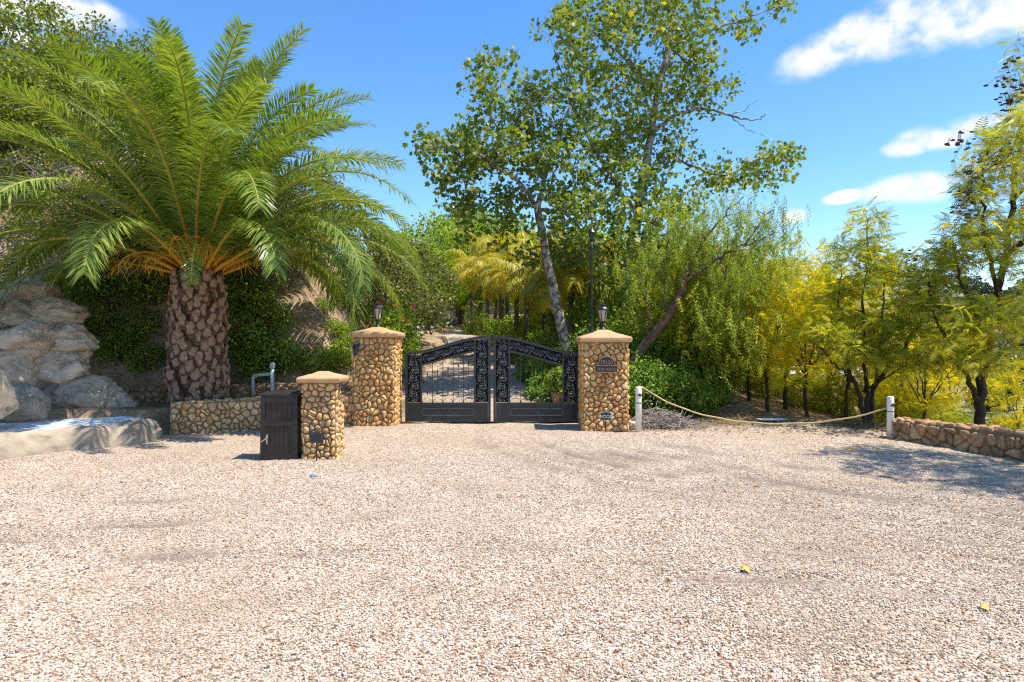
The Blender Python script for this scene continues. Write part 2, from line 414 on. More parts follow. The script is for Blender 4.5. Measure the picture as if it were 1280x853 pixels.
def H(x, y):
    x = np.asarray(x, float); y = np.asarray(y, float)
    xc = np.interp(y, DR_Y, DR_X)
    rise = .083 * np.clip(y - 16, 0, 60) * sstep(15.5, 18, y) * (1 - sstep(70, 160, y) * .6)
    # left bank
    d = np.minimum(xc - 2.75 - x, (y - (yfront(x) + 2.2)))
    d = d - 2.2 * sstep(-8.5, -14, x) * 0
    bank = np.where(d > 0, 1.45 * np.minimum(d, 2.8) + .62 * np.clip(d - 2.8, 0, 12) + .1 * np.clip(d - 14.8, 0, 120), 0)
    terr = .52 * ((y > yfront(x) + .05) & (x < -3.3) & (d <= .4))
    # right side falls away
    dr = (x - np.interp(y, XE_Y, XE_X)) * .85
    berm = .2 * np.exp(-((dr - .1) / .55) ** 2) * sstep(13.0, 13.6, y) * (1 - sstep(22, 30, y))
    fall = -.20 * np.clip(dr, 0, 12) - .17 * np.clip(dr - 12, 0, 60) 
    far = 52 * sstep(150, 620, np.hypot(x, y)) * sstep(0, 40, dr)
    far = far + 14 * sstep(260, 700, np.hypot(x, y)) * np.sin(x * .006 + 1) * sstep(0, 40, dr)
    back = .22 * np.clip(y - 66, 0, 70) * (1 - sstep(2, 30, x)) * sstep(-200, -60, x)
    return back + rise * (1 - sstep(0, 14, dr)) + np.maximum(bank, terr) + berm + fall + far


def axis(a, b, lo, hi, step, grow):
    v = list(np.arange(lo, hi + 1e-6, step)); s = step
    while v[-1] < b: s *= grow; v.append(v[-1] + s)
    s = step
    while v[0] > a: s *= grow; v.insert(0, v[0] - s)
    return np.array(v)


def grid(name, xs, ys, zf, mat, keep=None, smooth=True, rf=None):
    X, Y = np.meshgrid(xs, ys); Z = zf(X, Y)
    nx = len(xs); i, j = np.meshgrid(np.arange(nx - 1), np.arange(len(ys) - 1)); a = (j * nx + i).ravel()
    q = np.stack([a, a + 1, a + nx + 1, a + nx], 1)
    if keep is not None:
        cx = (X[:-1, :-1] + X[1:, 1:]).ravel() / 2; cy = (Y[:-1, :-1] + Y[1:, 1:]).ravel() / 2
        q = q[keep(cx, cy)]
    used = np.unique(q); mp = np.full(X.size, -1); mp[used] = np.arange(len(used))
    b = MB(); b.add(np.stack([X.ravel(), Y.ravel(), Z.ravel()], 1)[used], mp[q], r=rf(X, Y).ravel()[used] if rf else 0.0)
    return b.build(name, mat, None, smooth)


rngN = np.random.default_rng(7)


def lump(X, Y, s, o=0):
    return (np.sin(X * s * 1.3 + o + 1.7 * np.sin(Y * s * .9 + o)) * np.cos(Y * s * 1.1 - o + 1.3 * np.sin(X * s * .7)))


def in_court(x, y):
    left = np.where(y > 12.6, yfront(x) + .15 > y, True)
    wob = .25 * np.sin(x * 2.1 + y) + .15 * np.sin(y * 3.7 + x * 1.3)
    right = x < np.interp(y, XE_Y, XE_X) - .55 + wob * np.where(y > 12.9, 1, .2)
    back = y < np.where(x > 2.2, 14.9 + wob * .6, 15.6)
    return left & right & back


def court_z(X, Y):
    z = .02 + H(np.minimum(X, np.interp(Y, XE_Y, XE_X) - .6), np.minimum(Y, np.where(X < -2.3, 13, 15.4))) * (X > -3)
    z = z + .014 * lump(X, Y, 1.1) + .008 * lump(X, Y, 3.1, 2) + .006 * lump(X, Y, 6.3, 1)
    z = z - .045 * ruts(X, Y)                     # ruts worn by tyres
    for x0 in (-.8, .75):
        rr = X - x0 - .02 * (Y - 15) ** 2 * .12
        z = z - .014 * np.exp(-(rr / .2) ** 2)
    return z


def ruts(X, Y):
    m = 0
    for r0, w, k in ((8.75, .16, 1), (9.1, .10, .8), (9.45, .13, 1), (8.2, .12, .8), (7.4, .16, .7), (9.9, .09, .7), (10.4, .12, .6)):
        rr = np.hypot(X - 9.5, Y - 15.0) - r0 - .06 * np.sin(X * 3 + r0) - .03 * np.sin(Y * 9 + r0)
        m = np.maximum(m, k * np.exp(-(rr / w) ** 2) * sstep(4.5, 7, Y) * (1 - sstep(11.5, 13, Y)) * np.clip(.75 + .8 * lump(X, Y, 2.3, r0), 0, 1))
    for x0, y0, w, a in ((-4.2, 7.6, .14, .18), (-3.6, 6.6, .16, .14), (-2.5, 5.6, .16, .1), (-4.8, 6.0, .13, .12), (2.0, 5.0, .12, -.22), (3.2, 5.6, .1, -.2)):
        rr = Y - y0 - a * (X - x0) - .05 * np.sin(X * 4); m = np.maximum(m, .8 * np.exp(-(rr / w) ** 2) * np.exp(-((X - x0) / 1.6) ** 2) * np.clip(.5 + .8 * lump(X, Y, 1.9, x0), 0, 1))
    return m


ter = grid('terrain', axis(-700, 1500, -14, 16, .3, 1.13), axis(-120, 2200, 3, 32, .3, 1.12),
           lambda X, Y: H(X, Y) - .07 * in_court(X, Y) + (.06 * lump(X, Y, 1.7) + .03 * lump(X, Y, 4.3, 1)) * (~in_court(X, Y)) *
           (.4 + 3.2 * sstep(.5, 3, H(X, Y))), M['dirt'])
tag(ter, 'bare brown earth of the bank and slopes round the drive', 'ground', kind='structure')
ter.data.materials.append(M['farland'])
co = np.empty(len(ter.data.vertices) * 3); ter.data.vertices.foreach_get('co', co); co = co.reshape(-1, 3)
for p_ in ter.data.polygons:
    c_ = p_.center
    if c_.y > 75 or c_.x > 45: p_.material_index = 1

court = grid('gravel_forecourt', axis(-26, 12, -10, 9, .1, 1.06), axis(-14, 15.7, 2.5, 15.5, .1, 1.08), court_z, M['gravel'], in_court, rf=lambda X, Y: .95 * ruts(X, Y))
tag(court, 'pale beige gravel forecourt in front of the gate', 'gravel', kind='structure')


def drive_z(X, Y):
    return H(np.interp(Y, DR_Y, DR_X) + 0 * X, Y) + .03 + .012 * lump(X, Y, 2)


ys = np.concatenate([np.arange(15.3, 30, .25), np.arange(30, 78, .8)])
b = MB(); us = np.linspace(-1, 1, 15)
X = np.interp(ys, DR_Y, DR_X)[:, None] + us[None] * (1.95 + .12 * np.sin(ys * 1.3))[:, None]; Y = np.repeat(ys[:, None], 15, 1)
Z = drive_z(X, Y) - .05 * (np.abs(us) > .95)[None]
nx = 15; i, j = np.meshgrid(np.arange(nx - 1), np.arange(len(ys) - 1)); a = (j * nx + i).ravel()
b.add(np.stack([X, Y, Z], -1).reshape(-1, 3), np.stack([a, a + 1, a + nx + 1, a + nx], 1))
tag(b.build('driveway', M['gravel_drive'], None, True), 'gravel driveway climbing away behind the gate', 'driveway', kind='structure')

# valley road far below on the right
b = MB(); pts = np.stack([np.linspace(40, 420, 60), 205 + 16 * np.sin(np.linspace(0, 4, 60))], 1)
L_, R_ = pts + [0, -7], pts + [0, 7]
v = np.concatenate([np.c_[L_, H(L_[:, 0], L_[:, 1]) + 1.0], np.c_[R_, H(R_[:, 0], R_[:, 1]) + 1.0]])
b.add(v, [[k, k + 1, 61 + k, 60 + k] for k in range(59)])
tag(b.build('valley_road', M['housewall']), 'pale road across the valley beyond the trees', 'road', kind='structure')


# loose gravel: real pebbles
def pebbles():
    rng = np.random.default_rng(3)
    pts = []
    for y0, y1, den in ((2.6, 5, 3000), (5, 6.5, 2300), (6.5, 8.5, 1500), (8.5, 11, 800), (11, 14.6, 300)):
        w = 1.0 * y1 + .8
        n = int((y1 - y0) * 2 * w * den)
        x = rng.uniform(-w, w, n); y = rng.uniform(y0, y1, n)
        k = in_court(x, y) & (rng.random(n) > .93 * ruts(x, y)) & (rng.random(n) > .6 * sstep(.35, .8, lump(x, y, .9, 4))); pts.append(np.stack([x[k], y[k]], 1))
    p = np.concatenate(pts); z = court_z(p[:, 0], p[:, 1]) + .003
    me = bpy.data.meshes.new('loose_gravel')
    me.vertices.add(len(p)); me.vertices.foreach_set('co', np.c_[p, z].astype(np.float32).ravel()); me.update()
    me.materials.append(M['pebble'])
    o = link('loose_gravel', me); tag(o, 'loose white, tan and brown pebbles strewn over the forecourt', 'gravel', kind='stuff')
    ng = bpy.data.node_groups.new('pebble_scatter', 'GeometryNodeTree')
    ng.interface.new_socket('Geometry', in_out='INPUT', socket_type='NodeSocketGeometry')
    ng.interface.new_socket('Geometry', in_out='OUTPUT', socket_type='NodeSocketGeometry')
    N = ng.nodes; L = ng.links
    gi = N.new('NodeGroupInput'); go = N.new('NodeGroupOutput')
    ico = N.new('GeometryNodeMeshIcoSphere'); ico.inputs['Subdivisions'].default_value = 1; ico.inputs['Radius'].default_value = 1
    sm = N.new('GeometryNodeSetMaterial'); sm.inputs['Material'].default_value = M['pebble']
    L.new(ico.outputs['Mesh'], sm.inputs['Geometry'])
    iop = N.new('GeometryNodeInstanceOnPoints')
    rr = N.new('FunctionNodeRandomValue'); rr.data_type = 'FLOAT_VECTOR'
    rr.inputs[0].default_value = (-.5, -.5, 0); rr.inputs[1].default_value = (.5, .5, 6.28)
    rs = N.new('FunctionNodeRandomValue'); rs.data_type = 'FLOAT_VECTOR'
    rs.inputs[0].default_value = (.0032, .0032, .0028); rs.inputs[1].default_value = (.0120, .0105, .008)
    rs.inputs['Seed'].default_value = 5
    L.new(gi.outputs[0], iop.inputs['Points']); L.new(sm.outputs[0], iop.inputs['Instance'])
    L.new(rr.outputs[0], iop.inputs['Rotation']); L.new(rs.outputs[0], iop.inputs['Scale'])
    L.new(iop.outputs[0], go.inputs[0])
    md = o.modifiers.new('pebbles', 'NODES'); md.node_group = ng


pebbles()

# ------------------------------------------------------------------ stone masonry
def clip_poly(poly, p, n):
    """keep the side where (x-p).n <= 0"""
    out = []
    k = len(poly)
    for i in range(k):
        a, b2 = poly[i], poly[(i + 1) % k]
        da = (a[0] - p[0]) * n[0] + (a[1] - p[1]) * n[1]; db = (b2[0] - p[0]) * n[0] + (b2[1] - p[1]) * n[1]
        if da <= 0: out.append(a)
        if da * db < 0:
            t = da / (da - db); out.append((a[0] + (b2[0] - a[0]) * t, a[1] + (b2[1] - a[1]) * t))
    return out


def cells(W, Hh, size, rng, asp=1.0):
    nx = max(1, round(W / (size * asp))); ny = max(1, round(Hh / size)); pts = []
    for j in range(ny):
        for i in range(nx):
            pts.append(((i + .5 + (.5 * (j % 2) - .25) * (nx > 2) + rng.uniform(-.46, .46)) * W / nx, (j + .5 + rng.uniform(-.46, .46)) * Hh / ny))
    pts += [(rng.uniform(0, W), rng.uniform(0, Hh)) for _ in range(int(nx * ny * .34))]
    res = []
    for i, p in enumerate(pts):
        poly = [(0, 0), (W, 0), (W, Hh), (0, Hh)]
        near = sorted(range(len(pts)), key=lambda k: (pts[k][0] - p[0]) ** 2 + (pts[k][1] - p[1]) ** 2)[1:15]
        for k in near:
            q = pts[k]; mid = ((p[0] + q[0]) / 2, (p[1] + q[1]) / 2); n = (q[0] - p[0], q[1] - p[1])
            poly = clip_poly(poly, mid, n)
            if len(poly) < 3: break
        if len(poly) >= 3: res.append(poly)
    return res


def stone_geo(poly, o, u, v, n, hgt, gap, rng):
    c = np.mean(poly, 0); pl = np.array(poly)
    k = len(pl)
    cut = [pl[i] * (1 - f) + pl[(i + 1) % k] * f for i in range(k) for f in (.24, .76)]          # corner-cut outline
    pl = np.array(cut)
    d = pl - c; rad = np.linalg.norm(d, axis=1) + 1e-6
    if rad.mean() < gap * 1.7: return None
    pl = c + d * np.clip((rad - gap) / rad, .4, 1)[:, None]
    if len(pl) > 9: pl = pl[np.sort(rng.permutation(len(pl))[:9])]
    h = hgt * rng.uniform(.65, 1.25); tilt = rng.normal(0, .28, 2)
    rings = []
    for sc, hz in ((1.0, -.02), (.98, h * .5), (.80, h * .95)):
        q = c + (pl - c) * sc
        off = hz + (((q - c) @ tilt) * .5 + rng.normal(0, h * .07, len(q)) if hz > 0 else 0)
        rings.append(o + q[:, :1] * u + q[:, 1:] * v + np.asarray(off).reshape(-1, 1) * n)
    K = len(pl); V = np.vstack(rings + [o + c[0] * u + c[1] * v + h * n]); Q = []; T = []
    for s_ in (0, 1):
        for i in range(K): Q.append([s_ * K + i, s_ * K + (i + 1) % K, (s_ + 1) * K + (i + 1) % K, (s_ + 1) * K + i])
    for i in range(K): T.append([2 * K + i, 2 * K + (i + 1) % K, 3 * K])
    return V, Q, T


def stone_face(parent, o, u, v, n, W, Hh, size, mat, rng, hgt=.03, gap=.008, joined=False, asp=1.0):
    o, u, v, n = [np.asarray(a, float) for a in (o, u, v, n)]; mb = MB(); cnt = 0
    for poly in cells(W, Hh, size, rng, asp):
        g = stone_geo(poly, o, u, v, n, hgt, gap, rng)
        if g is None: continue
        cnt += 1
        if joined: mb.add(*g)
        else: MB().add(*g).build('stone', mat, parent, True)
    if joined and mb.n:
        mb.build('rear_stones', mat, parent, True)['kind'] = 'stuff'
    return cnt


def pillar(name, label, x0, x1, y0, y1, h, size, mat, capinfo, seed, joined_sides=('back',), group=None):
    rng = np.random.default_rng(seed)
    cx, cy = (x0 + x1) / 2, (y0 + y1) / 2; w, d = (x1 - x0) / 2 - .025, (y1 - y0) / 2 - .025
    t = thing(name, label, 'pillar', (cx, cy, 0), 0, group)
    MB().box((0, 0, h / 2 - .05), (2 * w, 2 * d, h + .1)).build('mortar_core', M['mortar'], t)
    faces = {'front': ((-w, -d, 0), (1, 0, 0), (0, -1, 0), 2 * w), 'right': ((w, -d, 0), (0, 1, 0), (1, 0, 0), 2 * d),
             'left': ((-w, d, 0), (0, -1, 0), (-1, 0, 0), 2 * d), 'back': ((w, d, 0), (-1, 0, 0), (0, 1, 0), 2 * w)}
    for k, (o, u, n, W) in faces.items():
        stone_face(t, o, u, (0, 0, 1), n, W, h, size, mat, rng, .034, .007, k in joined_sides)
    ov, th, ap = capinfo
    W, D = w + ov + .02, d + ov + .02; cp = MB()
    cp.rects([(W - .03, D - .03, h), (W - .008, D - .008, h + .018), (W, D, h + .045), (W, D, h + th - .02), (W - .018, D - .018, h + th),
              (W * .42, D * .42, h + th + ap * .62), (W * .2, D * .2, h + th + ap), (.06, .06, h + th + ap)])
    c = cp.build('cap', M['cap'], t)
    bv = c.modifiers.new('edge', 'BEVEL'); bv.width = .012; bv.segments = 2; bv.limit_method = 'ANGLE'; bv.angle_limit = R(20)
    return t


PL = pillar('gate_pillar', 'tall fieldstone gate pillar with a small black bull head ornament', -3.43, -2.50, 14.63, 15.52, 1.92, .125, M['stone'], (.07, .11, .12), 1, ('back', 'left'))
PR = pillar('gate_pillar', 'tall fieldstone gate pillar bearing the arched number plaque', 1.43, 2.37, 13.82, 14.72, 1.81, .125, M['stone'], (.065, .115, .15), 2, ('back', 'right'))
PM = pillar('letterbox_pillar', 'short stone pillar with terracotta cap beside the dark parcel box', -3.19, -2.65, 10.32, 10.80, 1.18, .105, M['stone_pale'], (.06, .09, .08), 3, ('back',))


def wall(name, label, pts, z0, z1, thick, size, mat, seed, side=1, asp=1.15, top=True, gap=.008, hgt=.035):
    """stone wall along a polyline; side=+1: the face to the right of travel shows"""
    rng = np.random.default_rng(seed); pts = [np.array(p, float) for p in pts]
    t = thing(name, label, 'wall', (*pts[0], 0))
    for k in range(len(pts) - 1):
        a, b2 = pts[k] - pts[0], pts[k + 1] - pts[0]; u = b2 - a; L = np.linalg.norm(u); u /= L
        n = np.array([u[1], -u[0]]) * side
        zt0 = z1[k]; zt1 = z1[k + 1]; ht = max(zt0, zt1) - z0
        c = MB()
        A = [(*a, z0), (*b2, z0), (*(b2 - n * thick), z0), (*(a - n * thick), z0), (*a, zt0 - .02), (*b2, zt1 - .02), (*(b2 - n * thick), zt1 - .02), (*(a - n * thick), zt0 - .02)]
        c.add(A, [[0, 3, 2, 1], [4, 5, 6, 7], [0, 1, 5, 4], [1, 2, 6, 5], [2, 3, 7, 6], [3, 0, 4, 7]])
        c.build('mortar_core', M['mortar'], t)
        U = np.array([*u, 0]); Nn = np.array([*n, 0]); O = np.array([*a, z0])
        zs = np.array([0, 0, 1.]) + 0
        sl = np.array([0, 0, (zt1 - zt0) / L]) if abs(zt1 - zt0) > 1e-6 else np.zeros(3)
        if side > 0: stone_face(t, O - U * .0, U, zs, Nn, L, min(zt0, zt1) - z0, size, mat, rng, hgt, gap, asp=asp)
        else: stone_face(t, O + U * L, -U, zs, Nn, L, min(zt0, zt1) - z0, size, mat, rng, hgt, gap, asp=asp)
        if top:
            O2 = np.array([*a, zt0 - .025]); U2 = U + sl
            if side > 0: stone_face(t, O2, U2, -Nn, (0, 0, 1), L, thick, size * 1.1, mat, rng, hgt, gap, asp=1.2)
            else: stone_face(t, O2 - Nn * thick, U2, Nn, (0, 0, 1), L, thick, size * 1.1, mat, rng, hgt, gap, asp=1.2)
    return t


wall('retaining_wall', 'low tan rubble-stone planter wall in front of the big palm', [(-6.62, 13.22), (-5.1, 13.95), (-3.44, 14.75)], -.05, [.62, .68, .74], .3, .125, M['stone_pale'], 11)
wall('back_wall', 'darker upper stone wall at the foot of the planted bank', [(-8.6, 14.7), (-6.7, 15.4), (-3.5, 16.55)], .3, [.86, .84, .90], .3, .14, M['stone_brown'], 12)
wall('edge_wall', 'low brown rubble wall edging the gravel under the feathery trees', [(7.06, 12.85), (7.66, 10.25), (8.3, 7.6)], -.05, [.36, .43, .46], .38, .17, M['stone_brown'], 13, 1, 1.3, hgt=.05, gap=.006)

# ------------------------------------------------------------------ gate
def gate_leaf(label, x_out, x_in, y, sgn):
    """one leaf; local u runs from the outer stile (0) to the meeting stile (W)"""
    W = abs(x_in - x_out); t = thing('gate_leaf', label, 'gate', (x_out, y, 0), 0)
    X = lambda u: u * sgn
    zb, zk = .05, .43

    def ztop(u):
        f = u / W; return 1.545 + .37 * (3 * f * f - 2 * f ** 3) + .015 * math.sin(f * math.pi)
    def zband(u):
        return ztop(u) - .27 + .0 * u
    fr = .055
    sw = .355                                     # side scroll panel zone
    # frame
    for u, zt in ((fr / 2, ztop(0) + .005), (W - fr / 2, ztop(W) + .005)):
        MB().box((X(u), 0, (zb + zt) / 2), (fr, .06, zt - zb)).build('stile', M['iron'], t)
    for u in (sw, W - sw):
        MB().box((X(u), 0, (zk + ztop(u) - .02) / 2), (.042, .05, ztop(u) - .02 - zk)).build('stile', M['iron'], t)
    MB().box((X(W / 2), 0, zb + .035), (W - 2 * fr - .004, .056, .07)).build('bottom_rail', M['iron'], t)
    MB().box((X(W / 2), 0, zk + .02), (W - 2 * fr - .004, .056, .05)).build('middle_rail', M['iron'], t)
    n = 26; uu = np.linspace(-.004, W + .004, n)

    def sweep(zf, hh, dd, a, b2, nm):
        us = np.linspace(a, b2, n); rg = []
        for u in us:
            z = zf(u); rg.append([[X(u), -dd, z - hh], [X(u), dd, z - hh], [X(u), dd, z + hh], [X(u), -dd, z + hh]])
        MB().loft(rg).build(nm, M['iron'], t)
    sweep(lambda u: ztop(u) + .02, .03, .036, -.01, W + .01, 'top_rail')
    sweep(lambda u: zband(u) + .0, .022, .027, sw + .022, W - sw - .022, 'band_rail')
    # kick panel with raised moulding
    kp = MB().box((X(W / 2), 0, (zb + zk) / 2 + .03), (W - 2 * fr - .006, .016, zk - zb - .055)).build('kick_panel', M['iron'], t)
    pw, ph, cz = W * .3, .078, (zb + zk) / 2 + .025
    for yy in (-.014,):
        m = MB()
        out = [(-pw, -ph + .02), (-pw + .02, -ph), (pw - .02, -ph), (pw, -ph + .02), (pw, ph - .02), (pw - .02, ph), (-pw + .02, ph), (-pw, ph - .02), (-pw, -ph + .02)]
        m.tube([(X(W / 2) + a, yy, cz + c) for a, c in out], .011, 6); m.build('moulding', M['iron_scroll'], kp)
    # scroll panels: backing + raised scrollwork
    def scrollwork(fn, Ls, half, step):
        m = MB(); k = max(2, int(Ls / step)); st = Ls / k
        ss = np.linspace(.02, Ls - .02, 40)
        m.tube([fn(s, half * .42 * math.sin(s / st * math.pi)) for s in ss], .009, 5)
        for i in range(k):
            sd = 1 if i % 2 == 0 else -1; c0 = (i + .5) * st
            th = np.linspace(0, 3.6 * math.pi, 30); rad = half * .62 * (1 - th / (3.9 * math.pi)) + .004
            for ph2, ks in ((0, 1), (math.pi, .55)):
                m.tube([fn(np.clip(c0 + math.cos(a + ph2) * r_ * ks * (1 if ks == 1 else -1) + (0 if ks == 1 else st * .42), .01, Ls - .01),
                           np.clip(sd * (half * (.1 if ks == 1 else -.45) + math.sin(a + ph2) * r_ * ks), -half * .93, half * .93)) for a, r_ in zip(th, rad)], np.linspace(.0125, .006, 30), 5)
            for a0 in (.5, 1.5, 2.5):                                    # small leaves
                a1 = fn(np.clip(c0 + st * .3 * math.cos(a0), .01, Ls - .01), sd * half * .75 * math.sin(a0) * -1)
                a2 = fn(np.clip(c0 + st * .5 * math.cos(a0 + .5), .01, Ls - .01), sd * half * .9 * math.sin(a0 + .3) * -1)
                m.tube([a1, (np.array(a1) + a2) / 2 + np.array([0, -.006, 0]), a2], [.004, .016, .004], 5)
        return m
    for ua, ub in ((fr, sw - .021), (W - sw + .021, W - fr)):
        uc = (ua + ub) / 2; za, zc = zk + .05, ztop(uc) - .03
        MB().box((X(uc), .012, (za + zc) / 2), (ub - ua - .004, .008, zc - za - .004)).build('backing_panel', M['iron_back'], t)
        scrollwork(lambda s, q: (X(uc + q), -.010, za + s), zc - za, (ub - ua) / 2, .17).build('scrollwork', M['iron_scroll'], t, True)
    a, b2 = sw + .022, W - sw - .022
    rg = [[[X(u), .008, zband(u) + .02], [X(u), .016, zband(u) + .02], [X(u), .016, ztop(u) - .012], [X(u), .008, ztop(u) - .012]] for u in np.linspace(a, b2, 14)]
    MB().loft(rg).build('backing_panel', M['iron_back'], t)
    scrollwork(lambda s, q: (X(a + s), -.010, (zband(a + s) + .02 + ztop(a + s) - .012) / 2 + q), b2 - a, .105, .16).build('scrollwork', M['iron_scroll'], t, True)
    # pickets
    nb = 10; dx = (b2 - a) / nb; z0 = zk + .045
    for i in range(1, nb):
        u = a + i * dx; zt = zband(u) - .02
        if i % 2 == 0:
            p = MB().box((X(u), 0, (z0 + zt) / 2), (.014, .014, zt - z0)).build('picket', M['iron'], t)
            MB().lathe([(.004, -.03), (.014, -.012), (.014, .012), (.004, .03)], (X(u), 0, (z0 + zt) / 2 - .05 + .08 * math.sin(u * 3)), 8).build('collar', M['iron'], p)
        else:
            p = MB().box((X(u), 0, (z0 + zt) / 2), (.012, .012, zt - z0 - .34)).build('spear_picket', M['iron'], t)
            for s_, zz in ((1, zt - .17), (-1, z0 + .17)):
                MB().lathe([(.006, 0), (.02, .035), (.003, .09)] if s_ > 0 else [(.003, -.09), (.02, -.035), (.006, 0)], (X(u), 0, zz - s_ * .09), 6).build('spear_tip', M['iron'], p)
                # pair of C scrolls
                m = MB(); zr = zt if s_ > 0 else z0; rr = dx * .92
                m.tube([(X(u) + rr * math.cos(q), 0, zr - s_ * rr * math.sin(q)) for q in np.linspace(0, math.pi, 16)], .0045, 4)
                for sd in (-1, 1):
                    th = np.linspace(0, 3.2 * math.pi, 26); r2 = rr * .46 * (1 - th / (3.5 * math.pi))
                    m.tube([(X(u) + sd * (rr - rr * .46 + math.cos(q) * r_), 0, zr - s_ * (.004 + math.sin(q) * r_ + .02)) for q, r_ in zip(th, r2)], .004, 4)
                m.build('c_scroll', M['iron'], p)
    return t


GL = gate_leaf('black wrought-iron gate leaf hung from the bull-head pillar', -2.38, -.475, 15.23, 1)
GR = gate_leaf('black wrought-iron gate leaf hung beside the number-plaque pillar', 1.50, -.415, 15.23, -1)

# ------------------------------------------------------------------ fittings on the pillars
def lantern(label, x, y, z):
    t = thing('lantern', label, 'lantern', (x, y, z))
    MB().lathe([(.085, 0), (.085, .015), (.05, .03), (.028, .06), (.022, .12), (.045, .14), (.05, .155)], sides=12).build('stem', M['iron'], t, True)
    r0, r1, za, zb = .062, .105, .16, .42
    gl = MB().lathe([(r0 * .9, za + .012), (r1 * .9, zb - .012)], sides=6).build('glass_body', M['glass'], t)
    for k in range(6):
        a = k * math.pi / 3; c, s = math.cos(a), math.sin(a)
        MB().tube([(c * r0, s * r0, za), (c * r1, s * r1, zb)], .009, 5).build('rib', M['iron'], gl)
    MB().lathe([(.045, za - .006), (.07, za + .002), (.07, za + .016), (.06, za + .02)], sides=6).build('base_ring', M['iron'], t)
    MB().lathe([(.118, zb - .008), (.132, zb + .004), (.125, zb + .02), (.09, zb + .055), (.05, zb + .075), (.045, zb + .09), (.058, zb + .1), (.02, zb + .12)], sides=12).build('roof', M['iron'], t)
    MB().lathe([(.012, zb + .118), (.018, zb + .135), (.006, zb + .16)], sides=8).build('finial', M['iron'], t)
    return t


lantern('dark lantern on the cap of the bull-head pillar', -2.965, 15.075, 1.92 + .11 + .12)
lantern('dark lantern on the cap of the number-plaque pillar', 1.90, 14.27, 1.81 + .115 + .15)


def text_mesh(txt, size, depth, mat, parent, loc, name='lettering', sx=1.0, rz=0):
    cu = bpy.data.curves.new('t', 'FONT'); cu.body = txt; cu.size = size; cu.extrude = depth; cu.align_x = 'CENTER'; cu.align_y = 'CENTER'
    tmp = bpy.data.objects.new('t', cu); COL.objects.link(tmp)
    bpy.context.view_layer.update()
    me = bpy.data.meshes.new_from_object(tmp.evaluated_get(bpy.context.evaluated_depsgraph_get()))
    bpy.data.objects.remove(tmp); bpy.data.curves.remove(cu)
    me.name = name; me.materials.clear(); me.materials.append(mat)
    o = link(name, me, parent); o.location = loc; o.rotation_euler = (R(90), 0, rz); o.scale = (sx, 1, 1)
    return o


def flat_prism(poly, d0, d1, name, mat, parent):
    """polygon in x,z extruded along y from d0 to d1"""
    m = MB(); m.loft([[(x, d0, z) for x, z in poly], [(x, d1, z) for x, z in poly]]); return m.build(name, mat, parent)


# arched plaque
t = thing('number_plaque', 'dark bronze arched house-number plaque reading 25120', 'sign', (1.905, 13.77, 1.345))
arch = [(math.cos(a) * .165, .02 + math.sin(a) * .165) for a in np.linspace(0, math.pi, 18)]
pl = flat_prism([(-.22, -.15), (.22, -.15), (.22, 0), (.17, .03)] + arch + [(-.17, .03), (-.22, 0)], -.012, .03, 'plate', M['bronze'], t)
rim = MB(); rim.tube([(x, -.014, z) for x, z in arch], .009, 5)
rim.tube([(-.21, -.014, .0), (.21, -.014, 0)], .008, 5); rim.tube([(-.21, -.014, -.14), (.21, -.014, -.14)], .006, 5); rim.build('rim', M['letter'], t)
text_mesh('25120', .105, .006, M['letter'], t, (0, -.018, .062), sx=.95)
rr_ = random.Random(8)
for k in range(13):                                                      # the worn second line is not legible in the photograph
    x = -.17 + k * .028
    if k in (5,): continue
    mk = MB().box((x, -.015, -.075), (.008, .008, .055))
    if rr_.random() < .6: mk.box((x + .0105, -.015, -.075 + rr_.choice((-.022, 0, .022))), (.013, .008, .008))
    mk.build('worn_letter', M['letter'], t)


def stake_sign(label, x, y, zc, poly, txt):
    t = thing('stake_sign', label, 'sign', (x, y, 0))
    MB().box((0, .012, zc / 2), (.018, .01, zc)).build('stake', M['iron'], t)
    p = flat_prism([(a, zc + c) for a, c in poly], -.008, .006, 'plate', M['iron'], t)
    big = [(a * 1.12, zc + c * 1.14) for a, c in poly]
    if txt:
        flat_prism(big, -.004, .004, 'border', M['letter_pale'], t)
        text_mesh(txt, .095, .003, M['letter_pale'], t, (0, -.012, zc - .012), sx=.85)
    else:
        m = MB(); m.tube([(a * .82, -.011, zc + c * .8) for a, c in poly + poly[:1]], .006, 5); m.build('raised_rim', M['iron_scroll'], t)
        m = MB()
        for k in range(5): m.tube([(-.07 + k * .035, -.012, zc - .03), (-.055 + k * .035, -.012, zc + .03)], .005, 5)
        m.build('raised_pattern', M['iron_scroll'], t)
    return t


stake_sign('small five-sided black stake sign lettered WOOD by the number-plaque pillar', 1.875, 13.66, .335, [(-.105, -.075), (.105, -.075), (.105, .06), (0, .085), (-.105, .06)], 'WOOD')
stake_sign('small black oval-topped garden stake sign before the short pillar', -2.925, 10.21, .375,
           [(-.105, -.085), (.105, -.085), (.108, .03)] + [(math.cos(a) * .108, .03 + math.sin(a) * .055) for a in np.linspace(.2, math.pi - .2, 7)] + [(-.108, .03)], None)

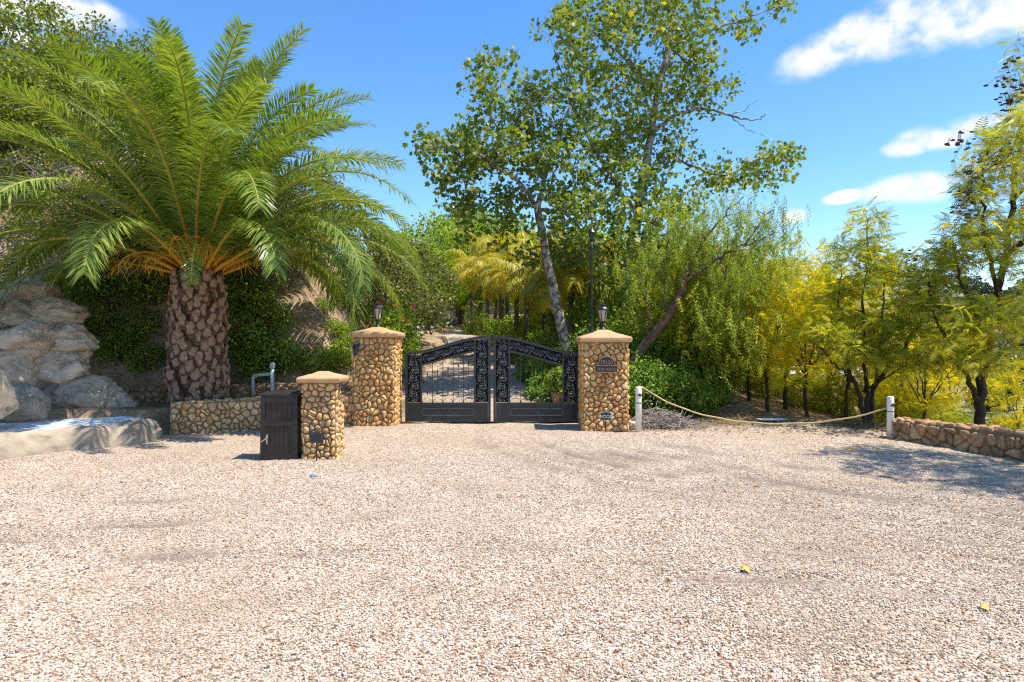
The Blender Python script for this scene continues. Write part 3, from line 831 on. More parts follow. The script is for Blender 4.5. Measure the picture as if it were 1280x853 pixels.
# bull head
t = thing('bull_head', 'small black bull head ornament with pale ears on the stone pillar', 'ornament', (-3.32, 14.56, 1.70))
hd = MB(); th = np.arange(10) * 2 * math.pi / 10
rings = []
for z, w, d, yo in ((.075, .03, .03, .02), (.06, .065, .05, 0), (.02, .07, .055, -.02), (-.04, .055, .05, -.045), (-.10, .042, .045, -.07), (-.145, .044, .042, -.08), (-.165, .025, .025, -.075)):
    rings.append(np.stack([np.cos(th) * w, np.sin(th) * d + yo, np.full(10, z)], 1))
hd.loft(rings).build('head', M['iron'], t, True)
for s in (-1, 1):
    MB().tube([(s * .06, 0, .045), (s * .10, 0, .055), (s * .145, 0, .045), (s * .17, .0, .03)], [.012, .022, .02, .005], 8).build('ear', M['ear'], t, True)
    MB().tube([(s * .04, 0, .07), (s * .07, 0, .10), (s * .075, 0, .13)], [.016, .012, .003], 8).build('horn', M['iron'], t, True)

# black iron bracket on the side of the short pillar
t = thing('iron_bracket', 'black scrolled iron bracket on the side of the short pillar', 'bracket', (-2.63, 10.55, 1.1))
m = MB(); m.box((.02, 0, .03), (.02, .34, .03)); m.box((.02, 0, -.09), (.02, .30, .02))
m.build('bar', M['iron'], t)
for k in range(4):
    m = MB(); a = np.linspace(0, 4.5, 14)
    m.tube([(.035, -.12 + k * .08 + math.cos(q) * .03, -.03 + q / 4.5 * .02 + math.sin(q) * .045) for q in a], .008, 5); m.build('scroll', M['iron'], t)

# ------------------------------------------------------------------ parcel box
t = thing('parcel_box', 'dark brown resin parcel box with plank door and steel latch', 'box', (-3.53, 10.36, 0))
W, D, Hh = .56, .46, 1.0
c = MB(); c.rects([(W / 2 + .012, D / 2 + .012, 0), (W / 2, D / 2, .05), (W / 2 - .012, D / 2 - .01, Hh - .02)], (0, D / 2, 0)); c.build('body', M['box_brown'], t)
fy = -.012
for u in (-.245, .245): MB().rects([(.038, .016, .0), (.034, .014, Hh - .03)], (u, fy, 0)).build('corner_post', M['box_brown'], t)
for z, h in ((.05, .10), (.585, .06), (.93, .10)): MB().box((0, fy - .001, z), (.415, .024, h)).build('rail', M['box_brown'], t)
up = MB().box((0, .002, .75), (.42, .01, .27)).build('upper_panel', M['box_panel'], t)
for k in range(5): MB().box((-.164 + k * .082, -.006, .75), (.076, .012, .262)).build('plank', M['box_panel'], up)
dr = MB().box((0, .002, .33), (.42, .01, .45)).build('door', M['box_panel'], t)
for k in range(6): MB().box((-.17 + k * .068, -.008, .33), (.063, .014, .40)).build('plank', M['box_panel'], dr)
for (cx, cz, w, h) in ((0, .115, .41, .03), (0, .545, .41, .03), (-.198, .33, .018, .4), (.198, .33, .018, .4)): MB().box((cx, -.016, cz), (w, .02, h)).build('door_frame', M['box_brown'], dr)
ld = MB(); ld.rects([(W / 2 + .028, D / 2 + .028, Hh - .022), (W / 2 + .032, D / 2 + .032, Hh + .0), (W / 2 + .02, D / 2 + .02, Hh + .02), (W / 2 - .08, D / 2 - .06, Hh + .045)], (0, D / 2, 0))
lo = ld.build('lid', M['box_brown'], t); bv = lo.modifiers.new('edge', 'BEVEL'); bv.width = .008; bv.segments = 2
lt = MB(); lt.box((-.178, -.034, .33), (.022, .012, .14)); lt.tube([(-.178, -.045, .36), (-.20, -.062, .33), (-.25, -.062, .30), (-.265, -.06, .295)], [.012, .012, .011, .01], 6)
lt.tube([(-.178, -.04, .39), (-.15, -.045, .41)], .01, 6); lt.tube([(-.178, -.04, .27), (-.165, -.05, .255)], .011, 6); lt.build('latch', M['steel'], t)

# ------------------------------------------------------------------ posts, rope, bits
def post(label, x, y, h, z=0):
    t = thing('white_post', label, 'post', (x, y, z), 0)
    MB().lathe([(.062, -.08), (.062, h - .012), (.055, h), (.0, h + .002)], sides=18).build('tube', M['white_paint'], t, True)
    MB().lathe([(.0635, h * .64), (.065, h * .645), (.065, h * .655), (.0635, h * .66)], sides=18).build('wire', M['iron'], t)
    MB().tube([(-.03, -.06, h - .17), (.02, -.066, h - .15), (.05, -.045, h - .17)], [.01, .03, .012], 6).build('strap', M['iron'], t)
    return t


pA, pB = (2.535, 13.68), (7.05, 12.72)
post('white post beside the number-plaque pillar holding the rope', *pA, .92)
post('white post at the end of the low rubble wall holding the rope', *pB, .80)
a3 = np.array([pA[0] + .06, pA[1], .84]); b3 = np.array([pB[0] - .05, pB[1], .66]); m = MB()
tt = np.linspace(0, 1, 40); base = a3 + (b3 - a3) * tt[:, None]; sag = .55 * (np.cosh((tt - .53) * 3.1) - np.cosh(1.55)) / (np.cosh(1.55) - 1)
base[:, 2] = np.maximum(base[:, 2] + sag, .06) + .006 * np.sin(tt * 40); base[:, 1] += .5 * np.sin(tt * math.pi)
for ph in range(3):
    tf = np.linspace(0, 1, 260); pp = np.stack([np.interp(tf, tt, base[:, k]) for k in range(3)], 1)
    pp[:, 1] += .009 * np.cos(tf * 380 + ph * 2.09); pp[:, 2] += .009 * np.sin(tf * 380 + ph * 2.09); m.tube(pp, .0105, 4)
tag(m.build('rope', M['rope'], None, True), 'tan twisted rope sagging between the two white posts', 'rope')

t = thing('white_board', 'white board lying flat on the dirt under the rope', 'board', P(965, 526, 15.0)); t.location.z = float(H(t.location.x, t.location.y)) + .05
MB().rects([(.30, .1, -.01), (.31, .11, 0), (.31, .11, .012), (.30, .1, .02)]).build('board', M['white_board'], t)

t = thing('pipe_stub', 'grey plastic irrigation pipe with upright valve above the stone wall', 'pipe', (-5.9, 15.55, .8))
m = MB(); m.tube([(0, 0, -.35), (0, 0, .23), (.03, 0, .27), (.38, 0, .30), (.42, 0, .30)], .038, 10); m.build('pipe', M['pvc'], t, True)
m = MB(); m.tube([(.44, 0, -.35), (.44, 0, .47)], .045, 10); m.build('riser', M['pvc'], t, True)
MB().lathe([(.06, .44), (.065, .46), (.065, .52), (.04, .55), (.02, .57)], (.44, 0, 0), 10).build('valve_cap', M['pvc'], t)

lf = MB(); lf.add([(0, -.035, 0), (.025, 0, .012), (0, .05, .004), (-.025, .004, .014), (.012, .03, .02)], None, [[0, 1, 4], [0, 4, 3], [1, 2, 4], [4, 2, 3]])
lme = lf.mesh('fallen_leaf', M['yellow_leaf'])
for k, (x, y) in enumerate(((1231, 768), (947, 610), (1036, 575), (1062, 565), (932, 717), (328, 596), (625, 622))):
    d = CAMH * FPX / (y - HORIZ); o = link('fallen_leaf', lme); o.location = P(x, y, d); o.location.z = float(court_z(o.location.x, o.location.y)) + .014
    o.rotation_euler = (0.15, .1, k * 1.7); s = 1.25 if k else 1.0; o.scale = (s, s, s)
    tag(o, 'curled yellow leaf fallen on the gravel', 'leaf', 'yellow leaves on the gravel')
o = MB().lathe([(.035, 0), (.038, .02), (.03, .028), (0.0, .03)], sides=12).build('plastic_cap', M['blue']); o.location = P(391, 599, 8.93); o.location.z = .035
tag(o, 'small blue plastic cap lying on the gravel', 'cap')

# ------------------------------------------------------------------ rocks and basin
def boulder(label, c, size, seed, mat, sub=4, amp=.16, rz=0.0, strata=0.0, flat=2.0):
    import bmesh
    bm = bmesh.new(); bmesh.ops.create_icosphere(bm, subdivisions=sub, radius=1)
    rg = random.Random(int(seed * 10)); planes = []
    for _ in range(15):
        z = rg.uniform(-1, 1); a = rg.uniform(0, 6.28); c_ = math.sqrt(1 - z * z); planes.append((Vector((c_ * math.cos(a), c_ * math.sin(a), z)), rg.uniform(.72, 1.05)))
    for v in bm.verts:
        p = v.co.copy()
        rr = sum(math.exp(-9 * dd / max(.12, p.dot(nn))) if p.dot(nn) > .05 else 0 for nn, dd in planes) + math.exp(-9 * 1.08)
        q = p * min(1.25, -math.log(max(rr, 1e-6)) / 9)
        n = amp * (1.5 * mnoise.noise(p * 1.3 + Vector((seed, 0, 0))) + .8 * mnoise.noise(p * 2.9 + Vector((0, seed, 0))) + .4 * mnoise.noise(p * 6.5 + Vector((0, 0, seed))) + .3 * abs(mnoise.noise(p * 9 + Vector((seed, 2, 0)))) + .2 * mnoise.noise(p * 18))
        cr = abs(mnoise.noise(p * 1.9 + Vector((seed * 2.1, 3, 0)))); n -= .16 * max(0, 1 - cr / .05) * (.5 + amp)
        if strata: n += strata * math.sin(p.z * 16 + 3 * mnoise.noise(p * 1.5 + Vector((seed, 1, 1))))
        v.co = q * (1 + n)
        v.co = Vector((v.co.x * size[0], v.co.y * size[1], v.co.z * size[2]))
    me = bpy.data.meshes.new('boulder'); bm.to_mesh(me); bm.free()
    me.polygons.foreach_set('use_smooth', np.ones(len(me.polygons), dtype=bool)); me.materials.append(mat)
    o = link('boulder', me); o.location = c; o.rotation_euler = (0, 0, rz)
    return tag(o, label, 'boulder', 'rockwork round the basin')


BO = [  # pixel, depth, size, label, grey, strata
    (18, 505, 12.6, (.66, .45, .46), 'smooth grey block-like rock at the back of the basin', 1, 0, 3.2),
    (100, 496, 13.5, (.70, .45, .46), 'cracked grey rock sloping into the basin', 1, 0, 1.4),
    (72, 462, 13.7, (.72, .5, .50), 'rounded shaded rock above the cracked one', 0, .02, 1.2),
    (85, 428, 13.9, (.55, .5, .40), 'ridged tan rock under the hanging leaves', 0, .04, 1.0),
    (14, 466, 13.2, (.5, .5, .62), 'ribbed upright tan rock at the basin corner', 0, .03, 1.6),
    (34, 428, 13.3, (.62, .5, .44), 'pale tan rock with a flat upper face', 0, .02, 2.2),
    (62, 396, 14.3, (.62, .5, .36), 'tilted tan rock with a rounded crest', 0, .02, 1.2),
    (6, 396, 14.0, (.75, .6, .48), 'broad pale rock stepping up the bank', 0, .02, 2.0),
    (46, 370, 14.9, (.72, .6, .34), 'mossy tan rock high on the rockwork', 0, .02, 1.4),
    (-25, 372, 15.0, (.9, .7, .5), 'large top rock of the rockwork behind the palm leaves', 0, .02, 1.6),
    (150, 508, 13.9, (.40, .4, .3), 'low grey rock between basin and planter wall', 1, 0, 1.2),
    (-70, 480, 11.2, (.9, .7, .8), 'bulky tan rock at the outer end of the basin', 0, .02, 1.6),
    (-60, 410, 13.2, (1.0, .8, .9), 'tall tan rock at the outer end of the rockwork', 0, .02, 1.6)]
for k, (x, y, d, s, lab, g, st, fl) in enumerate(BO):
    boulder(lab, P(x, y, d), s, 3.7 * k + 1.3, M['rock_grey' if g else 'rock'], 5 if d < 14.5 else 4, .15 if fl < 3 else .06, .4 * math.sin(k * 2.3), st, fl)

# basin: rim and floor
t = thing('rock_basin', 'dry curved rock-edged basin with pale blue-white floor', 'basin', (-6.9, 11.6, 0))
rimp = [P(-60, 590, 9.6), P(0, 577, 10.3), P(70, 567, 11.05), P(140, 557, 11.75), P(188, 551, 12.3), P(205, 545, 12.75), P(196, 540, 13.15), P(168, 538, 13.35), P(130, 538, 13.35), P(95, 538, 13.3)]
rimp = np.array(rimp); rimp[:, 2] = 0
from math import comb
tf = np.linspace(0, len(rimp) - 1, 260); rp = np.stack([np.interp(tf, np.arange(len(rimp)), rimp[:, k]) for k in range(3)], 1)
for _ in range(40): rp[1:-1] = (rp[:-2] + 2 * rp[1:-1] + rp[2:]) / 4
tg = np.gradient(rp, axis=0); tg /= np.linalg.norm(tg, axis=1)[:, None]; nr = np.stack([tg[:, 1], -tg[:, 0], 0 * tg[:, 0]], 1)
prof = [(0.0, -.1), (-.008, .04), (-.015, .1), (-.03, .165), (-.05, .22), (-.08, .275), (-.11, .315), (-.155, .35), (-.2, .37), (-.24, .372), (-.28, .365), (-.32, .34), (-.36, .31), (-.50, .1), (-.52, -.1)]
rg = []
for k in range(260):
    row = []
    for i_, (o_, z) in enumerate(prof):
        p = rp[k] + nr[k] * o_
        f = 1 + .20 * vnoise((p[0], p[1], 0), 1.1, 3) + .1 * vnoise((p[0], p[1], z), 3.5)
        p = rp[k] + nr[k] * (o_ + .07 * vnoise((p[0], p[1], z * 2), 1.7, 5) + .045 * vnoise((p[0], p[1], z * 2), 5, 1) + .02 * vnoise((p[0], p[1], z * 2), 13, 2) - .05 * max(0, 1 - abs(vnoise((p[0], p[1], z * .6), 1.6, 9)) / .05)); p[2] = z * f if z > 0 else z
        row.append(p - np.array([-6.9, 11.6, 0]))
    rg.append(row)
m = MB(); m.loft(rg); rim_o = m.build('rim', M['rock_grey'], t, True)
fl = [P(-70, 560, 9.9), P(0, 556, 10.55), P(70, 548, 11.25), P(140, 540, 11.95), P(180, 536, 12.5), P(180, 530, 12.95), P(150, 528, 13.1), P(80, 528, 12.9), P(20, 532, 12.6), P(-70, 545, 12.0)]
m = MB(); c0 = np.mean(fl, 0); rows = []
for f in (1.0, .8, .6, .4, .2, .05):
    rows.append([np.array([*(c0 + (p - c0) * f)[:2], .335 + .05 * (p[1] - c0[1]) * f + .02 * vnoise((p[0] * f * 3, p[1] * f * 3, 0))]) - np.array([-6.9, 11.6, 0]) for p in fl])
m.loft(rows); m.build('basin_floor', M['plaster'], t, True)

# ------------------------------------------------------------------ foliage tools
def norm(v): return v / (np.linalg.norm(v, axis=-1, keepdims=True) + 1e-9)


TPL = {}
TPL['broad'] = (np.array([(0, 0, 0), (.3, .38, .07), (.2, .75, .05), (0, 1, -.06), (-.2, .75, .05), (-.3, .38, .07)], float), np.array([[0, 1, 5], [1, 2, 5], [2, 4, 5], [2, 3, 4]]))
TPL['small'] = (np.array([(0, 0, 0), (.27, .5, .06), (0, 1, -.05), (-.27, .5, .06)], float), np.array([[0, 1, 3], [1, 2, 3]]))
_o = [(0, .0), (.22, -.04), (.55, .12), (.36, .32), (.62, .62), (.27, .62), (0, 1.05), (-.27, .62), (-.62, .62), (-.36, .32), (-.55, .12), (-.22, -.04)]
TPL['syc'] = (np.array([(x, y, .10 * abs(x) - .12 * y * y) for x, y in _o] + [(0, .38, .0)], float), np.array([[k, (k + 1) % 12, 12] for k in range(12)]))


def pinnate(n=8, wid=.17, ln=.27):
    v = [(0, 0, 0)]; v = []; t = []
    for k in range(n):
        y = .12 + .84 * k / (n - 1); z = -.28 * y * y; l = ln * (.55 + .9 * math.sin(math.pi * min(1, .2 + .75 * k / (n - 1)))) * .8
        for s in (-1, 1):
            b = len(v); v += [(0, y - .016, z), (0, y + .018, z), (s * l * .55, y + .09, z + .015), (s * l, y + .10, z - .05)]
            t += [[b, b + 2, b + 1], [b, b + 3, b + 2]]
    b = len(v); v += [(-.008, 0, 0), (.008, 0, 0), (0, 1, -.28), ]; t += [[b, b + 1, b + 2]]
    return np.array(v, float), np.array(t)


TPL['pinn'] = pinnate()


def strand(n=13):
    v = []; t = []
    for k in range(n):
        z = -.06 - .92 * k / (n - 1); sx = .03 * math.sin(k * 1.9); sy = .03 * math.cos(k * 2.3)
        for s in (-1, 1):
            a = k * 1.1; dx, dy = math.cos(a) * s, math.sin(a) * s; b = len(v); l = .11
            v += [(sx, sy, z + .018), (sx + dx * l * .5 - dy * .02, sy + dy * l * .5 + dx * .02, z - .03), (sx + dx * l, sy + dy * l, z - .11), (sx + dx * l * .45 + dy * .014, sy + dy * l * .45 - dx * .014, z - .045)]
            t += [[b, b + 1, b + 2], [b, b + 2, b + 3]]
    b = len(v); v += [(-.006, 0, 0), (.006, 0, 0), (0, 0, -1)]; t += [[b, b + 1, b + 2]]
    return np.array(v, float), np.array(t)


TPL['strand'] = strand()


def place(mb, tpl, pos, d, nrm, scale, rnd):
    V, T = TPL[tpl]
    d = norm(d); x = norm(np.cross(d, nrm)); z = np.cross(x, d)
    Rm = np.stack([x, d, z], -1)                                       # columns
    W = np.einsum('nij,vj->nvi', Rm, V) * np.asarray(scale)[:, None, None] + pos[:, None]
    n, k = len(pos), len(V)
    F = (T[None] + (np.arange(n) * k)[:, None, None]).reshape(-1, 3)
    mb.add(W.reshape(-1, 3), None, F, np.repeat(rnd, k))


def ballpts(rng, n):
    p = rng.normal(size=(n, 3)); return norm(p) * rng.random((n, 1)) ** (1 / 3)


class Tree:
    """limbs first, then every leaf cluster is joined to the nearest wood by a twig"""
    def __init__(s, base, rng): s.base = np.asarray(base, float); s.rng = rng; s.nodes = []; s.rad = []; s.wood = MB(); s.leaf = MB(); s.ends = []

    def limb(s, pts, r0, r1, sides=9, jit=.03, sub=6):
        p = np.asarray(pts, float); n = len(p); tt = np.linspace(0, n - 1, (n - 1) * sub + 1)
        q = np.stack([np.interp(tt, np.arange(n), p[:, k]) for k in range(3)], 1)
        for _ in range(4): q[1:-1] = (q[:-2] + 2 * q[1:-1] + q[2:]) / 4
        q[1:-1] += s.rng.normal(0, jit, (len(q) - 2, 3))
        rr = r0 + (r1 - r0) * np.linspace(0, 1, len(q)) ** .8
        s.wood.tube(q - s.base, rr, sides)
        s.nodes += list(q[1:]); s.rad += list(rr[1:])

    def twigs(s, centers, lift=.0, maxr=.03, kink=.12):
        c = np.asarray(centers, float); rng = s.rng
        N0 = np.array(s.nodes); order = np.argsort([np.min(np.linalg.norm(N0 - x, axis=1)) for x in c])
        cap = len(s.nodes) + len(c) * 5; A = np.empty((cap, 3)); Rr = np.empty(cap); n = len(N0); A[:n] = N0; Rr[:n] = s.rad
        for k in order:
            x = c[k]; dv = x - A[:n]; dist = np.linalg.norm(dv, axis=1)
            cost = dist + np.clip(-dv[:, 2] - .2 * dist, 0, None) * .8
            i = int(np.argmin(cost)); a = A[i]; L = dist[i]
            if L < .05: continue
            mid = (a + x) / 2 + rng.normal(0, kink * L, 3) + np.array([0, 0, lift * L])
            t = np.linspace(0, 1, 6)[:, None]; q = (1 - t) ** 2 * a + 2 * t * (1 - t) * mid + t * t * x
            r0 = min(Rr[i] * .7, .008 + .014 * L, maxr); rr = np.linspace(r0, .005, 6)
            s.wood.tube(q - s.base, rr, 5, cap=False); s.ends.append((x, norm(x - mid)))
            A[n:n + 5] = q[1:]; Rr[n:n + 5] = rr[1:]; n += 5
        s.nodes = list(A[:n]); s.rad = list(Rr[:n])

    def leaves(s, centers, radius, per, tpl, size, up=.6, out=.7, droop=.0, flat=.75, sizevar=.3, bias=None):
        rng = s.rng; c = np.asarray(centers, float); n = len(c)
        R_ = np.broadcast_to(np.asarray(radius, float), (n,))
        off = ballpts(rng, n * per) * np.repeat(R_, per)[:, None] * np.array([1, 1, flat])
        pos = np.repeat(c, per, 0) + off
        d = norm(off) * out + rng.normal(0, .6, (n * per, 3)); d[:, 2] -= droop
        nm = rng.normal(0, .6, (n * per, 3)); nm[:, 2] += up
        tone = np.repeat(rng.normal(0, .13, n), per)
        rnd = np.clip(.45 + tone + rng.normal(0, .19, n * per), 0, 1)
        place(s.leaf, tpl, pos - s.base, d, nm, size * (1 + sizevar * rng.normal(0, .6, n * per)).clip(.4, 1.8), rnd)

    def strands(s, centers, per, L0, L1, spread):
        rng = s.rng; c = np.repeat(np.asarray(centers, float), per, 0); n = len(c)
        pos = c + rng.normal(0, spread, (n, 3))
        V, T = TPL['strand']; sc = rng.uniform(L0, L1, n); a = rng.uniform(0, 6.28, n)
        ca, sa = np.cos(a)[:, None], np.sin(a)[:, None]
        w = .55 + .45 / sc
        x = (V[None, :, 0] * ca - V[None, :, 1] * sa) * (w * sc)[:, None]; y = (V[None, :, 0] * sa + V[None, :, 1] * ca) * (w * sc)[:, None]
        z = V[None, :, 2] * sc[:, None]; lean = rng.normal(0, .34, (n, 2))
        W = np.stack([x + lean[:, :1] * -z, y + lean[:, 1:] * -z, z], -1) + (pos - s.base)[:, None]
        k = len(V); F = (T[None] + (np.arange(n) * k)[:, None, None]).reshape(-1, 3)
        s.leaf.add(W.reshape(-1, 3), None, F, np.repeat(np.clip(rng.normal(.45, .24, n), 0, 1), k))

    def build(s, name, label, cat, bark, leafm, group=None, crown='crown', wood='trunk'):
        t = thing(name, label, cat, tuple(s.base), 0, group)
        if s.wood.n: s.wood.build(wood, bark, t, True)
        if s.leaf.n: s.leaf.build(crown, leafm, t)
        return t


def blobs(rng, specs, dens=1.0, deep=1.0):
    out = []
    for cx, cy, rx, ry, d, dd, n in specs:
        p = ballpts(rng, max(2, round(n * dens)))
        for q in p: out.append(P(cx + q[0] * rx, cy + q[1] * ry, d + q[2] * dd * deep))
    return np.array(out)


def ells(rng, specs):
    out = []
    for cx, cy, cz, rx, ry, rz, n in specs: out.append(np.array([cx, cy, cz]) + ballpts(rng, n) * np.array([rx, ry, rz]))
    return np.concatenate(out)


def PP(*l): return [P(*a) for a in l]


# ------------------------------------------------------------------ the big date palm
def frond(rach, blade, base, az, e0, L, k, rng, npairs=95, ll=.5, lw=.034, vup=.42, tipdroop=.12, r0=.038, start=.13, sway=None, pw=1.35):
    n = 26; t = np.linspace(0, 1, n)
    el = e0 - k * t ** pw; a = az + (rng.normal(0, .12) if sway is None else sway) * t
    dirs = np.stack([np.cos(el) * np.cos(a), np.cos(el) * np.sin(a), np.sin(el)], 1)
    p = np.vstack([[0, 0, 0], np.cumsum((dirs[1:] + dirs[:-1]) / 2 * (L / (n - 1)), 0)]) + base
    rach.tube(p, r0 * (1 - t) ** .8 + .005, 6, r=t)
    u = np.linspace(start, .995, npairs)
    pos = np.stack([np.interp(u, t, p[:, j]) for j in range(3)], 1); tan = norm(np.stack([np.interp(u, t, dirs[:, j]) for j in range(3)], 1))
    side = norm(np.cross(tan, np.array([0, 0, 1.]) + 1e-3 * rng.normal(size=3)))
    tw = rng.normal(0, .25) * u[:, None]                                  # frond twists along its length
    upv = np.cross(side, tan); side, upv = side * np.cos(tw) + upv * np.sin(tw), upv * np.cos(tw) - side * np.sin(tw)
    f = (u - start) / (1 - start)
    ln = ll * np.clip(.35 + 3.2 * f, 0, 1) * (1 - .5 * np.clip((f - .6) / .4, 0, 1) ** 1.6)
    tone = np.clip(rng.normal(.45, .1) + rng.normal(0, .13, npairs), 0, 1)
    for s in (-1, 1):
        ang = np.radians(72 - 30 * f + rng.normal(0, 6, npairs)); vu = vup * (1 - .3 * f) + rng.normal(0, .16, npairs)
        d = norm(tan * np.cos(ang)[:, None] + s * side * np.sin(ang)[:, None] + upv * vu[:, None])
        wv = norm(np.cross(d, upv)) * (lw / 2 * (.75 + .35 * (1 - f)))[:, None]
        l = (ln * (1 + rng.normal(0, .06, npairs)))[:, None]
        mid = pos + d * l * .5; tip = pos + d * l + np.array([0, 0, -1.]) * l * tipdroop
        fold = upv * (lw * .12)
        V = np.stack([pos - wv * .6, pos + wv * .6, mid + wv + fold, mid - wv + fold, tip], 1)
        b0 = np.arange(npairs)[:, None] * 5
        blade.add(V.reshape(-1, 3), b0 + np.array([[0, 1, 2, 3]]), b0 + np.array([[3, 2, 4]]), np.repeat(tone, 5))


def date_palm():
    rng = np.random.default_rng(21)
    bx, by, bz = -6.72, 14.6, .48
    t = thing('date_palm', 'large stout date palm with arching fronds and diamond-scaled trunk', 'palm tree', (bx, by, bz))
    Ht = 2.78
    prof = [(.56, -.1), (.59, .1), (.60, .5), (.595, 1.2), (.57, 1.9), (.53, 2.4), (.50, Ht), (.40, Ht + .25), (.2, Ht + .5)]
    tk = MB().lathe([(a * .90, z) for a, z in prof], sides=24).build('trunk', M['fibre'], t, True)
    # cut frond stubs in a spiral
    variants = []
    for k in range(5):
        rr = np.random.default_rng(50 + k); m = MB(); K = 8; th = np.arange(K) * 2 * math.pi / K + .2
        rings = []
        for f, w, h in ((0, .125, .125), (.06, .118, .13), (.105, .092, .105), (.122, .05, .06)):
            rings.append(np.stack([np.cos(th) * w * (1 + .07 * rr.normal(size=K)), f + (-np.sin(th) * .04 + .02 * rr.normal(size=K) * (f > 0)), np.sin(th) * h * (1 + .07 * rr.normal(size=K)) + f * 1.7], 1))
        m.loft(rings); me = m.mesh('leaf_base', M['boot'], True)
        me.materials.append(M['boot_cut'])
        for pl_ in me.polygons:
            if min(me.vertices[i].co.y for i in pl_.vertices) > .065: pl_.material_index = 1
            pl_.use_smooth = False
        variants.append(me)
    n = 205
    for i in range(n):
        f = i / (n - 1); z = -.02 + f * (Ht + .0); a = i * 2.399963 + rng.normal(0, .05)
        rad = np.interp(z, [p_[1] for p_ in prof], [p_[0] for p_ in prof]) * .90 - .015
        o = link('leaf_base', variants[rng.integers(5)], tk); o.location = (math.cos(a) * rad, math.sin(a) * rad, z + rng.normal(0, .015))
        s = rng.uniform(.72, 1.02) * (1.0 - .12 * f); pr = rng.uniform(.5, 1.25)
        o.rotation_euler = (rng.normal(.12, .18), rng.normal(0, .2), a - math.pi / 2 + rng.normal(0, .12)); o.scale = (s, s * pr, s * rng.uniform(.9, 1.15))
    # fronds
    N = 112
    for i in range(N):
        f = i / (N - 1); az = i * 2.399963 + .4 + rng.normal(0, .08)
        e0 = R(88 - 66 * f + rng.normal(0, 5)); k = .62 + 1.50 * f + rng.normal(0, .16)
        L = (4.15 + 1.15 * min(1, f / .35)) * rng.uniform(.9, 1.05) * (.86 if f < .06 else 1)
        if f > .82: L *= rng.uniform(.72, 1.0)
        if f > .6 and -2.35 < math.atan2(math.sin(az), math.cos(az)) < -.75 and i % 3: continue
        rb = .12 + .30 * f; base = np.array([math.cos(az) * rb, math.sin(az) * rb, Ht + .42 - .42 * f])
        r_, b_ = MB(), MB(); frond(r_, b_, base, az, e0, L, k, rng, 165, .56, .033, .40 - .42 * f, .10 + .14 * f, pw=1.9)
        fo = b_.build('frond', M['l_palm'], t); r_.build('midrib', M['rachis'], fo, True)
    # short young fronds hanging from the heart and orange fruit stalks
    for az, L, e, k in ((-1.1, 2.2, .7, 2.5), (-1.75, 1.7, 1.25, 2.5), (-.45, 2.6, .6, 2.0), (-2.75, 2.7, .5, 1.8)):
        r_, b_ = MB(), MB(); frond(r_, b_, np.array([math.cos(az) * .42, math.sin(az) * .42, Ht + .2]), az, e, L, k, rng, 75, .36, .026, .45, .1)
        fo = b_.build('frond', M['l_palm'], t); r_.build('midrib', M['rachis'], fo, True)
    for i in range(30):
        az = rng.uniform(0, 6.28); e = rng.uniform(.5, 1.2); L = rng.uniform(.8, 1.5); m = MB()
        tt = np.linspace(0, 1, 9); el = e - 1.5 * tt ** 1.6
        q = np.cumsum(np.stack([np.cos(el) * math.cos(az), np.cos(el) * math.sin(az), np.sin(el)], 1) * L / 8, 0) + [math.cos(az) * .34, math.sin(az) * .34, Ht + .12]
        m.tube(q, np.linspace(.03, .01, 9), 6, r=.05)
        for _ in range(16):
            j = rng.integers(5, 9); e2 = q[j] + rng.normal(0, .12, 3) + [0, 0, -.12]; m.tube([q[j], (q[j] + e2) / 2 + [0, 0, .03], e2], .006, 4, r=.12)
        m.build('fruit_stalk', M['rachis'], t, True)
    return t


date_palm()

# ------------------------------------------------------------------ sycamores behind the gate
def syc_left():
    rng = np.random.default_rng(31); d = 20.6
    b0 = P(722, 512, d); b0[2] = float(H(b0[0], b0[1])) - .1
    T = Tree(b0, rng)
    T.limb([b0] + PP((712, 450, d), (700, 400, d), (689, 348, d), (679, 300, d), (672, 262, d)), .185, .11, 12, .012)
    T.limb(PP((672, 262, d), (655, 232, d - .3), (628, 212, d - .6), (600, 192, d - .8), (560, 186, d - 1), (534, 180, d - 1.1)), .085, .02, 7)
    T.limb(PP((672, 262, d), (684, 215, d + .3), (700, 165, d + .3), (716, 118, d)), .10, .025, 7)
    T.limb(PP((628, 212, d - .6), (615, 170, d - .3), (612, 128, d), (622, 92, d)), .05, .012, 6)
    T.limb(PP((655, 232, d - .3), (620, 246, d), (590, 262, d + .2), (570, 250, d)), .05, .012, 6)
    T.limb(PP((672, 262, d), (705, 262, d - .8), (735, 270, d - 1.2)), .06, .02, 6)
    T.limb(PP((700, 165, d + .3), (668, 140, d), (650, 112, d - .3)), .04, .012, 6)
    c = blobs(rng, [(545, 180, 32, 14, d - 1, .6, 20), (575, 205, 45, 28, d - .8, .8, 36), (610, 175, 50, 40, d - .5, 1, 48), (612, 120, 34, 32, d - .2, .8, 26),
                    (598, 72, 16, 12, d, .5, 6), (620, 68, 18, 14, d, .5, 8), (655, 195, 50, 55, d, 1.2, 60), (668, 120, 34, 40, d, 1, 32), (705, 185, 50, 60, d, 1.3, 60), (575, 250, 30, 14, d, .6, 14),
                    (625, 255, 44, 32, d + .2, 1, 34), (665, 305, 45, 24, d, 1, 16), (725, 262, 45, 45, d - .6, 1.2, 40), (560, 215, 22, 20, d - .9, .5, 10), (590, 290, 30, 10, d, .6, 6)], .52, 1.5)
    T.twigs(c, .06); T.leaves(c, .44, 30, 'syc', .118, .5, .6, .25, sizevar=.5)
    return T.build('sycamore', 'sycamore with leaning white mottled trunk behind the gate', 'tree', M['bark_syc'], M['l_syc'])


